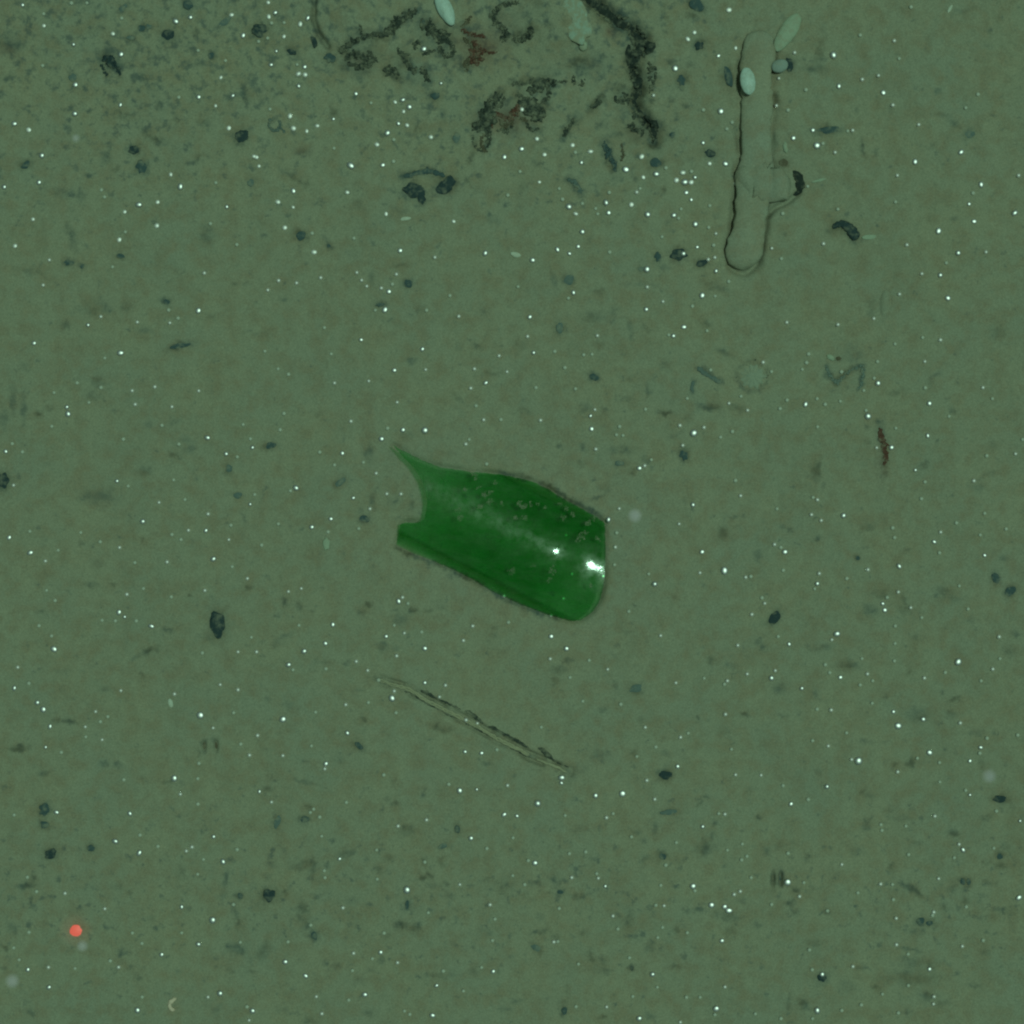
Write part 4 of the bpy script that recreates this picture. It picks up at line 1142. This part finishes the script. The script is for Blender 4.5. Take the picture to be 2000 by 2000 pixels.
strands("pale_curl", [([(344, 1950), (336, 1955), (331, 1962), (333, 1970), (341, 1974)], [3, 4.5, 4, 4, 3])], M_PINK, (335, 1962),
        "tiny pale pink curl at the bottom edge", "worm tube", jit=.2, flat=.7, sink=.2, seed=41, wob=.5, step=2)

# scalloped disc
v, f = [], []
X0, Y0 = P(1468, 735)
nr, ns = 9, 66
for i in range(nr + 1):
    t = i / nr
    for k in range(ns):
        a = 2 * math.pi * k / ns
        lobes = 1 + (.09 * math.cos(11 * a) + .05 * math.sin(5 * a + 1)) * t
        rr = 27 * t * lobes * R
        z = 1.5 * math.cos(t * 1.5) - .9 * max(0, t - .8) * 6 + .5 * math.sin(9 * t) * t * (1 - t) + .28 * math.cos(11 * a) * t
        v.append((rr * math.cos(a), rr * math.sin(a), z * MM))
for i in range(nr):
    for k in range(ns):
        f.append([i * ns + k, i * ns + (k + 1) % ns, (i + 1) * ns + (k + 1) % ns, (i + 1) * ns + k])
disc = mesh_obj("scalloped_disc", v, f, lump_material("greyish_silt", (.265, .275, .225), .6))
disc.location = (X0, Y0, hz(1468, 735) - .2 * MM)
tag(disc, "low round disc with a scalloped rim half sunk in mud", "sea animal")
crumbs("rim_fringe", [([(1468 + 28 * math.cos(q), 735 + 28 * math.sin(q)), (1468 + 34 * math.cos(q + .12), 735 + 34 * math.sin(q + .12))], [5, 3])
                      for q in [math.radians(k) for k in (-60, -28, -2, 24, 50, 78, 108, 140, 172, 205, 240, 275)]], M_WEED_SHADE, (1468, 735), parent=disc, seed=44, dens=1.6)
for ch in disc.children:
    ch.location = (0, 0, 0)


# ------------------------------------------------------------------ shells and pebbles
def lump_mesh(name, seed, amp=.16, sub=3, sharp=1.0):
    bm = bmesh.new()
    bmesh.ops.create_icosphere(bm, subdivisions=sub, radius=1)
    r = random.Random(seed)
    dirs = [(Vector((r.gauss(0, 1), r.gauss(0, 1), r.gauss(0, .6))).normalized(), r.uniform(-1, 1), r.uniform(1.5, 5)) for _ in range(14)]
    for vv in bm.verts:
        nrm = vv.co.normalized()
        s = sum(w * math.cos(k * nrm.dot(d) * 1.6 + w * 3) for d, w, k in dirs) / 5
        vv.co = nrm * (1 + amp * s)
    me = bpy.data.meshes.new(name)
    bm.to_mesh(me)
    bm.free()
    me.polygons.foreach_set("use_smooth", [True] * len(me.polygons))
    return me


VAR = {}
for key, mt in (("k", M_BLACK), ("d", M_DARK), ("m", M_MID), ("b", M_BROWN)):
    VAR[key] = []
    for i in range(5):
        me = lump_mesh("pebble", 10 * i + ord(key), .42)
        me.materials.append(mt)
        VAR[key].append(me)


def shell(name, x, y, rx, ry, ang, mat, label, cat="shell", hgt=.5, lift=0.0, amp=.03, seed=1):
    me = lump_mesh(name, seed, amp)
    # growth ridges
    for vv in me.vertices:
        vv.co *= 1 + .018 * math.sin(vv.co.y * 16)
    me.materials.append(mat)
    o = bpy.data.objects.new(name, me)
    C.objects.link(o)
    o.scale = (rx * R, ry * R, min(rx, ry) * R * hgt)
    o.rotation_euler = (0, 0, math.radians(ang))
    o.location = (*P(x, y), hz(x, y) + min(rx, ry) * R * hgt * .45 + lift * MM)
    tag(o, label, cat)
    return o


shell("white_shell", 1458, 163, 15, 27, 8, M_SHELL, "smooth white oval shell lying on the left side of the mud tube", lift=5.4, hgt=.42)
shell("pale_green_shell", 1537, 64, 17, 42, -32, M_SHELLG, "long pale green shell at the top of the mud tube", hgt=.34, lift=-.3, seed=2, amp=.12)
shell("bluish_pebble", 1522, 131, 17, 13, 20, lump_material("bluish_stone", (.25, .28, .27), .35), "small bluish pebble on the right flank of the mud tube", "pebble", hgt=.6, lift=1.5, amp=.08, seed=3)
shell("white_shell", 868, 16, 15, 36, 24, M_SHELL, "pale white elongated shell cut by the top edge", hgt=.5, lift=.5, seed=4, amp=.14)
shell("pale_lump", 1122, 42, 25, 52, 14, lump_material("pale_silt_lump", (.285, .33, .285), .85, edge=(.40, .56)), "blurred pale grey green lump at the top inside the curved black crevice",
      "sponge", hgt=.16, lift=-1.1, seed=91, amp=.30)
shell("pale_pebble", 1139, 93, 8, 10, 0, M_SHELLG, "small pale grey pebble on the mound inside the black crack", "pebble", lift=.2, seed=5, amp=.1)
shell("pale_pebble", 333, 1373, 5, 9, 15, M_PALE, "tiny pale oval pebble above left of two short dark upright strokes", "pebble", seed=6, amp=.1)
shell("pale_flake", 793, 428, 11, 4, 8, M_PALE, "flat pale flake below the two black pebbles", "flake", hgt=.5, seed=7, amp=.2)
shell("pale_flake", 1534, 288, 5, 11, 8, M_SHELLG, "small upright pale flake right of the tube above its collar", "flake", hgt=.5, seed=8, amp=.2)
shell("pale_flake", 1007, 498, 11, 5, -10, M_PALE, "pale bluish flake in open mud below the bright speck cluster", "flake", hgt=.5, seed=9, amp=.2)
shell("pale_flake", 1622, 698, 9, 5, -30, M_SHELLG, "pale flake touching the top of the zigzag fragment", "flake", hgt=.5, seed=10, amp=.2)
shell("pale_flake", 1698, 463, 14, 5, 5, M_SHELLG, "faint pale flake at the tail of the comma shaped chip", "flake", hgt=.3, seed=11, amp=.2)
shell("pale_flake", 637, 1062, 7, 13, 0, M_SHELLG, "faint feathery pale flake left of the green glass", "flake", hgt=.3, seed=12, amp=.3)
shell("pale_flake", 1600, 352, 16, 3, 12, M_SHELLG, "thin pale sliver right of the tube's collar", "flake", hgt=.5, seed=13, amp=.2)
shell("pale_flake", 1855, 18, 3, 9, -30, M_PALE, "thin pale sliver near the upper right corner", "flake", hgt=.5, seed=14, amp=.2)

for i, (x, y, rx, ry, a, tone, lab) in enumerate(PEB):
    o = bpy.data.objects.new("dark_pebble", VAR[tone][i % 5])
    C.objects.link(o)
    hh = min(rx, ry) * R * .34
    o.scale = (rx * R, ry * R, hh)
    o.rotation_euler = (0, 0, math.radians(a))
    o.location = (*P(x, y), hz(x, y) - hh * .12)
    tag(o, lab, "pebble", "dark pebbles and chips scattered on the mud")

# ------------------------------------------------------------------ laser spot
lv, lf = [], []
r_ = random.Random(2)
rad = [11.5 * (1 + r_.uniform(-.07, .07)) for _ in range(28)]
lv.append((0, 0, .5 * MM))
for ring in (.5, .85, 1.0):
    for k in range(28):
        a = 2 * math.pi * k / 28
        lv.append((rad[k] * ring * R * math.cos(a), rad[k] * ring * R * math.sin(a), (.5 - .5 * ring ** 2) * MM))
for k in range(28):
    lf.append([0, 1 + k, 1 + (k + 1) % 28])
for q in range(2):
    for k in range(28):
        a = 1 + q * 28 + k
        b_ = 1 + q * 28 + (k + 1) % 28
        lf.append([a, a + 28, b_ + 28, b_])
las = mesh_obj("laser_dot", lv, lf, M_LASER)
las.location = (*P(148, 1818), hz(148, 1818) + .35 * MM)
tag(las, "round bright red laser dot shining on the mud", "laser dot")

lz = bpy.data.lights.new("laser_pointer", 'SPOT')
lz.energy = 4.0
lz.color = (1, .05, .03)
lz.spot_size = 2 * math.atan(6.0 * MM / 1.1)
lz.spot_blend = 1
lz.shadow_soft_size = .0005
lzo = bpy.data.objects.new("laser_pointer", lz)
lzo.location = (*P(148, 1818), 1.1)
C.objects.link(lzo)

# ------------------------------------------------------------------ marine snow: coordinates read in 500-step tiles, brightness 1 to 4
SNOW = {
 (0, 0): "170,38,3 330,193,2 852,255,2 554,335,3 910,406,3 566,636,3 908,791,3 563,857,3 106,932,3 216,979,2 316,1174,3 295,1377,3 33,1412,3 1327,162,3 1437,131,3 1835,269,4 1749,115,2 1498,386,1 1703,460,1 1668,588,2 1759,727,3 1500,734,3 1630,803,2 1730,971,2 1352,738,1 1290,1319,2 1363,1410,3 1632,1383,1 1190,1527,2 1049,1545,3 943,1601,2 768,1436,1 793,1490,1 252,1657,2 116,1858,2 901,1810,2 1186,1706,2 1713,1563,3 1920,1184,2 920,140,1 330,105,1 658,25,1 540,25,1 320,494,1 948,1752,1 1788,1847,1 1590,1690,1",
 (500, 0): "95,25,2 147,100,3 98,130,2 392,140,3 335,184,2 215,178,1 120,180,1 213,280,2 90,293,1 22,318,1 154,388,3 114,491,3 310,488,1 366,503,3 320,557,2 370,562,2 322,650,4 752,705,3 1050,771,2 1108,755,3 1157,808,3 1114,842,2 1074,933,3 1140,946,2 868,778,1 258,879,2 583,897,3 463,951,2 284,971,2 384,992,2 992,1004,4 913,1092,2 1320,1036,2 1267,366,3 1396,629,3 716,1252,4 956,1247,3 1038,1220,1 1874,1185,3 283,1443,4 168,1528,2 283,1568,2 690,1455,2 220,1722,2 425,1763,1 440,1905,2 983,1618,2 1492,1673,2 1730,1912,3 1088,1893,3 740,1800,1 1040,1055,1 590,1122,1 25,1258,2 5,1190,2 1900,1475,1 108,828,1",
 (1000, 0): "1232,515,4 1557,423,3 1376,248,2 1326,297,2 1636,77,2 1686,367,2 1576,840,3 1444,829,1 75,828,2 188,1050,2 72,1125,4 456,1100,2 477,1154,1 592,1145,2 245,1172,2 523,1229,3 978,1185,2 858,1280,3 1088,1316,4 1160,1270,1 990,1340,2 1288,1306,2 1352,1297,1 1380,1340,3 1240,1362,2 1303,1376,4 1352,1377,2 1314,1455,3 1352,1508,3 1440,1080,3 1490,1236,2 1610,1236,3 206,1378,2 428,1564,4 480,1618,2 530,1540,1 630,1577,1 645,1618,1 708,1532,4 727,1609,3 900,1546,2 940,1453,2 965,1425,1 1022,1622,3 1220,1627,3 1274,1580,1 1255,1650,1 1384,1692,3 1483,1718,1 1538,1764,2 1396,1866,3 1520,1852,1 1492,1553,1 530,1752,3 498,1862,3 342,1886,3 432,1916,3 735,1906,1 732,1457,1 1792,1380,1 1686,1380,1 1068,720,2 60,1297,1 355,1428,1 380,1508,1 1130,1790,1 1620,975,1 1660,925,1 1292,1915,3",
 (1500, 0): "492,418,4 198,401,2 80,593,2 64,796,2 533,652,3 284,680,1 692,270,1 950,311,2 985,447,1 708,603,2 830,574,2 868,701,3 938,797,2 338,983,3 190,1043,3 368,1099,4 412,1085,1 600,990,1 637,986,2 504,1152,2 115,1441,3 110,1612,1 420,1838,2 28,1874,2 1042,1852,2 1282,1747,3 1132,945,2 1106,1224,3 972,1327,2 1452,1152,3 1604,1396,3 1512,1543,3 1550,1674,3 1862,1608,3 1890,1325,2 1430,1912,4 1640,1905,2 1580,716,1 1488,817,1 300,1405,1 528,1578,1 960,1525,1 1075,58,1 148,835,1 1540,1462,1",
 (0, 500): "378,33,2 850,83,1 328,221,2 1545,131,2 1498,413,4 1274,409,1 1346,471,1 1284,506,2 1038,500,2 762,458,2 665,521,3 256,658,3 908,731,3 580,957,1 760,992,1 405,1030,1 996,1016,2 1167,987,2 1498,1017,2 1020,1120,2 1297,1138,2 500,1139,3 509,1191,3 668,1105,1 1222,1278,1 928,1382,1 1564,1371,3 1350,1420,1 1905,1446,3 1706,1493,3 1790,1516,1 90,1416,1 38,1474,3 165,1478,1 880,1698,4 965,1736,1 100,1730,2 1200,1860,2 1395,1838,1 1885,1873,3 1835,1272,1 1310,1690,1 1890,1380,1 1920,1800,1 388,1285,1 790,770,1",
 (500, 500): "90,258,2 172,187,2 307,205,2 490,166,2 762,127,2 798,185,2 837,230,2 947,245,2 1003,270,3 1060,140,2 1030,215,1 973,405,4 900,410,1 1287,410,1 1530,456,2 792,631,3 1255,702,3 1280,857,2 1043,862,3 1648,851,2 1733,956,3 1620,997,2 1834,753,2 1894,873,2 66,718,1 165,851,1 243,892,1 566,738,1 592,958,2 850,943,2 1065,1104,2 210,1188,1 716,1247,2 180,1311,1 993,1300,1 1108,1312,3 1274,1315,4 947,1380,3 650,1488,3 810,1557,1 907,1640,2 300,1750,4 258,1772,1 733,1826,3 987,1795,2 1095,1796,2 1583,1420,2 1608,1385,1 1740,1570,1 1718,1236,2 1848,1234,1 860,1908,2 1350,12,2 1660,1130,1 515,540,1 592,1577,1 480,1480,1 1463,300,1",
 (1000, 500): "155,33,3 1017,101,3 1020,235,2 1480,27,2 1530,12,2 1540,113,3 1635,192,1 1435,298,3 1532,303,1 1138,345,2 1012,403,4 463,278,4 425,320,1 1295,537,3 1216,605,3 1180,598,1 134,460,3 117,607,2 162,729,3 322,720,1 643,603,2 540,747,1 603,743,1 180,993,1 478,1003,1 1496,862,1 1893,803,2 1320,1076,1 1635,1113,2 1776,1165,2 1725,1060,1 625,1160,2 592,1207,3 600,1305,3 215,1240,2 810,1288,1 787,1350,1 836,1355,1 1005,1158,1 1264,1280,2 1446,1295,2 1370,1337,4 1572,1368,1 1662,1325,1 1287,1430,2 632,1458,2 960,1602,3 1000,1583,2 1050,1538,1 1726,1809,2 1364,1878,3 808,1906,2 1687,1694,1 45,232,1 398,843,1 1360,380,1 1470,565,1",
 (1500, 500): "100,20,1 1155,137,2 1297,146,3 1340,55,1 990,289,2 1358,317,3 797,473,2 140,502,2 527,518,2 1300,634,2 1163,617,1 955,665,1 1182,797,2 823,798,1 290,805,1 305,740,1 555,874,1 258,856,1 830,960,4 800,922,1 1185,995,1 722,1015,1 1622,993,2 142,1088,1 283,1120,3 370,1077,1 430,1120,1 543,1097,1 90,1152,1 1217,1113,3 754,1210,3 738,1165,1 372,1290,1 962,1300,1 1203,1357,3 818,1447,2 932,1445,3 1868,1493,2 1648,1508,1 1113,1616,3 1550,1697,2 1183,1705,1 1365,1210,1 340,1822,1 373,1840,2 1155,1832,1 25,873,1 1920,1385,1 1693,1077,1 70,1908,1",
 (0, 1000): "1076,71,3 1570,15,2 1422,138,2 1552,140,3 1297,170,1 1365,208,1 1724,209,2 65,193,3 224,146,1 607,155,1 224,308,3 341,370,2 437,289,1 755,225,1 901,268,2 1018,382,1 1262,377,2 1608,355,3 1750,413,1 1080,578,1 955,622,2 1546,592,2 1866,502,2 1292,641,1 415,668,1 893,757,3 937,792,3 1027,822,1 868,822,1 767,818,1 1141,862,3 407,1034,3 1797,1055,2 1897,945,1 1530,1062,1 134,1172,2 105,1330,3 277,1440,4 322,1492,3 912,1348,2 720,1507,2 812,1545,1 755,1583,1 372,1621,3 640,1623,2 645,1698,1 768,1720,2 340,1777,3 460,1815,1 1318,1373,2 1663,1302,2 1796,1342,2 1511,1534,3 1763,1515,1 1608,1630,2 1882,1836,2 1500,1898,1 1816,1752,1 1740,100,1 350,592,1 295,858,1 390,935,1 215,1294,1",
 (500, 1000): "565,52,3 167,90,1 420,114,3 775,125,1 40,250,1 244,600,2 342,577,2 1076,674,3 1106,644,2 1147,690,1 1872,633,2 580,850,3 325,855,1 523,992,3 364,1050,3 246,1152,3 280,1190,1 528,1183,1 757,1127,2 843,1195,2 982,938,4 1043,855,1 1120,913,2 1250,905,1 1635,861,2 1565,970,2 1274,1029,3 1062,1085,2 1274,1289,4 1430,1307,2 1385,1394,2 1044,1350,2 1027,1405,4 677,1454,2 848,1437,1 1057,1514,1 203,1564,3 690,1668,3 418,1765,1 203,1838,2 527,1900,3 1577,1809,3 1702,1820,3 1818,1792,1 1585,1570,2 1670,1597,2 12,1686,2 5,1055,2 1905,832,1 925,1268,1 450,1510,1 545,150,1",
 (1000, 1000): "727,58,4 688,485,4 406,175,2 452,468,2 387,653,2 778,265,2 772,398,1 788,157,1 1260,90,2 1435,302,3 1418,459,2 1030,467,1 1076,543,4 1605,443,5 1765,493,2 1803,487,1 1908,690,2 1810,773,2 1887,648,1 880,750,1 295,940,3 411,1032,3 288,1108,2 582,1120,1 722,1187,2 1120,932,2 1705,1007,2 1775,1223,2 1625,1274,2 1603,1300,1 1236,1289,2 437,1248,1 533,1427,1 820,1450,1 1610,1526,2 1004,1623,2 1270,1698,2 1328,1668,1 220,1623,1 940,1842,1 1655,1790,1 1083,1770,1 1248,1918,3 295,780,1 1450,1255,1",
 (1500, 1000): "328,20,2 570,27,3 400,64,2 1416,82,1 1630,10,1 1300,152,2 1598,173,1 1795,128,1 1253,225,4 1637,327,3 1292,308,1 953,193,1 50,245,2 98,268,1 130,302,3 990,410,3 754,435,2 386,464,2 372,541,3 352,580,1 595,502,1 983,604,2 867,692,3 883,741,3 900,645,1 1078,722,2 1442,558,1 1160,797,1 960,860,1 521,920,3 482,964,2 77,940,1 160,998,3 958,992,1 708,1106,1 953,1124,1 1745,942,2 1750,1107,1 1697,1186,2 1440,1133,4 1180,1253,2 55,1197,2 27,1254,3 256,1332,3 547,1249,3 465,1212,1 432,1152,1 750,1222,2 790,1274,1 695,1305,1 476,1494,2 370,1488,1 948,1509,3 1175,1565,3 985,1616,4 1450,1592,2 592,1667,1 453,1765,2 1605,1777,3 1224,1819,3 630,1867,2 683,1878,4 1526,1880,3 1880,1682,1 1650,1706,1 335,1725,1 1510,732,1 115,440,1 1340,1212,1 1610,1275,1 938,120,1 1597,1820,1 1297,1893,1 785,1443,1 1130,1860,1",
 (0, 1500): "1313,80,4 1490,82,1 1358,200,2 1490,275,1 932,90,1 423,336,3 978,345,3 868,553,3 1048,644,3 1609,521,4 1447,598,2 1404,628,2 1682,709,3 1788,617,1 1190,593,1 1055,507,1 490,946,2 792,1061,2 1371,1049,3 1602,1151,4 1370,1245,1 1495,1333,3 1218,1410,3 1072,1322,1 830,1457,1 893,1505,2 218,1240,1 365,1504,2 208,1524,3 143,1448,1 103,1357,1 368,1656,3 1760,1033,1 1810,1320,1 1658,1705,3 1567,1732,2 1038,1828,3 1073,1727,1 1906,1832,3 1880,1903,2 565,1513,1 105,355,1 1000,1243,1 1535,690,1 1490,803,1 1865,1800,1 205,825,1 275,933,1",
 (500, 1500): "24,180,3 116,258,2 682,258,1 965,50,1 520,5,2 1538,170,3 1666,161,3 1898,128,2 1455,121,1 1872,350,3 1287,390,2 1072,437,2 1622,527,4 1742,604,1 630,687,3 910,618,1 1274,708,1 915,837,1 1139,919,4 1538,880,2 1766,1030,2 656,1055,2 413,1185,1 1300,1090,1 1803,1139,1 967,1243,1 240,1313,1 736,1398,2 940,1392,3 878,1438,1 1068,1468,2 1784,1300,1 218,1468,4 728,1528,1 373,1571,3 1413,1530,1 1702,1500,1 1790,1532,3 1362,1642,3 1565,1680,1 455,1725,2 820,1713,3 700,1750,1 497,1853,2 1332,1868,3 1120,1835,1 1160,1860,1 480,370,1 435,310,1 410,335,1 515,775,1 520,828,1 495,515,1",
 (1000, 1500): "373,70,4 372,110,3 193,264,4 37,360,3 630,207,3 832,192,3 1016,91,2 1076,233,2 712,372,2 400,355,1 762,342,1 1686,50,2 1880,55,2 1604,345,2 1557,340,1 1436,438,4 900,516,1 1237,558,1 1735,570,1 1623,617,1 1770,663,1 1730,690,1 173,715,3 122,695,1 432,643,1 555,630,1 450,824,2 638,793,1 650,828,2 702,889,3 95,877,1 1365,888,4 1378,922,1 1802,824,1 1720,927,2 1674,951,2 1504,1032,3 1604,1046,3 1637,1076,3 1083,1030,1 1145,1034,2 760,1112,2 797,1210,1 1320,1238,1 1133,1197,1 1098,1275,1 1583,1302,3 315,1310,2 345,1307,1 500,1475,1 885,1428,1 1060,1555,3 1605,1648,2 1095,1652,1 910,1720,1 1315,1728,1 1418,1728,1 482,1797,1 713,1797,2 1540,1815,3 1530,1860,1 960,1887,3 1833,1850,1 1270,1918,2 1158,728,1 1120,880,1 355,1057,1 7,523,1 5,810,1",
 (1500, 1500): "980,30,2 445,140,4 303,238,1 174,273,3 1526,204,3 1493,170,1 1260,364,2 1898,397,3 1300,108,1 1042,440,1 855,430,1 862,473,1 1442,576,2 1473,619,3 1703,605,1 1405,677,1 150,643,1 1062,655,1 555,726,2 147,862,3 268,862,1 235,966,2 850,876,2 940,880,1 1288,836,2 1892,978,3 676,940,1 945,993,1 446,1075,1 966,1133,2 1250,1087,2 1240,1112,1 1497,1050,1 968,1332,2 1056,1404,1 1467,1346,2 1622,1300,1 310,1370,1 637,1494,2 1218,1518,3 407,1557,3 330,1518,1 1057,1640,1 1250,1723,2 1245,1777,2 370,1828,4 980,1845,1 553,1825,1 95,1887,1 333,1887,1 700,1783,1 860,1703,1 1723,325,1 25,1027,1 115,135,1",
}
flakes = []
for (ox, oy), s in SNOW.items():
    for it in s.split():
        a, b_, c = (float(q) for q in it.split(","))
        flakes.append((ox + a / 3.864, oy + b_ / 3.864, int(c)))
flakes.sort(key=lambda q: -q[2])


def speck_mesh(name, mat, seed):
    me = lump_mesh(name, seed, .10, 2)
    me.materials.append(mat)
    return me


SM = {3: [speck_mesh("snow_speck", M_GLINT, i) for i in range(3)], 2: [speck_mesh("snow_speck", M_SPECK, i + 5) for i in range(3)]}
RAD = {5: 8.8, 4: 6.5, 3: 5.4, 2: 4.8, 1: 4.3}
XY = np.array([P(x, y) for x, y, c in flakes])
HZ = height(XY[:, 0], XY[:, 1])
N_IND = 300
for i, (x, y, c) in enumerate(flakes[:N_IND]):
    o = bpy.data.objects.new("snow_speck", SM[3 if c >= 3 else 2][i % 3])
    C.objects.link(o)
    r0 = RAD[c] * R * rng.uniform(.8, 1.2)
    o.scale = (r0 * rng.uniform(.85, 1.2), r0 * rng.uniform(.85, 1.2), r0 * rng.uniform(.38, .6))
    o.rotation_euler = (0, 0, rng.uniform(0, 6))
    inside = bool(poly_inside(np.array([x]), np.array([y]), GLASS)[0])
    o.location = (XY[i, 0], XY[i, 1], HZ[i] + r0 * .3)
    tag(o, "tiny bright white speck of marine snow settled on the mud", "speck", "bright specks of marine snow")
v, f = [], []
mi = []
bm = bmesh.new()
bmesh.ops.create_icosphere(bm, subdivisions=1, radius=1)
ico_v = [tuple(q.co) for q in bm.verts]
ico_f = [[q.index for q in t.verts] for t in bm.faces]
bm.free()
for i, (x, y, c) in enumerate(flakes[N_IND:], N_IND):
    r0 = RAD[c] * R * rng.uniform(.9, 1.1)
    b0 = len(v)
    for q in ico_v:
        v.append((XY[i, 0] + q[0] * r0, XY[i, 1] + q[1] * r0, HZ[i] + r0 * .4 + q[2] * r0 * .8))
    for t in ico_f:
        f.append([k + b0 for k in t])
        mi.append(0 if c >= 2 else 1)
dust = mesh_obj("pale_speck_dust", v, f, M_SPECK)
dust.data.materials.append(M_FAINT)
dust.data.polygons.foreach_set("material_index", mi)
tag(dust, "fainter pale specks of marine snow sprinkled all over the mud", "speck", kind="stuff")

# soft flocs drifting above the bed
FLOC = [(1240, 1007, 15, 260, "soft pale grey floc drifting right of the green glass"),
        (1932, 1516, 15, 300, "soft pale grey floc drifting near the right edge"),
        (161, 1848, 12, 260, "soft pale grey floc drifting just below the laser dot"),
        (24, 1916, 15, 300, "soft pale grey floc drifting in the lower left corner"),
        (148, 270, 9, 260, "faint pale floc drifting at left above small pebbles")]
pm = lump_mesh("marine_snow_floc", 77, .05, 3)
pm.materials.append(M_PUFF)
for x, y, r0, zz, lab in FLOC:
    o = bpy.data.objects.new("marine_snow_floc", pm)
    C.objects.link(o)
    k = 1 - zz * MM / CAM_H
    X, Y = P(x, y)
    o.location = (X * k, Y * k, zz * MM)
    o.scale = (r0 * R * k * 1.25,) * 3
    tag(o, lab, "floc", "soft flocs drifting above the mud")
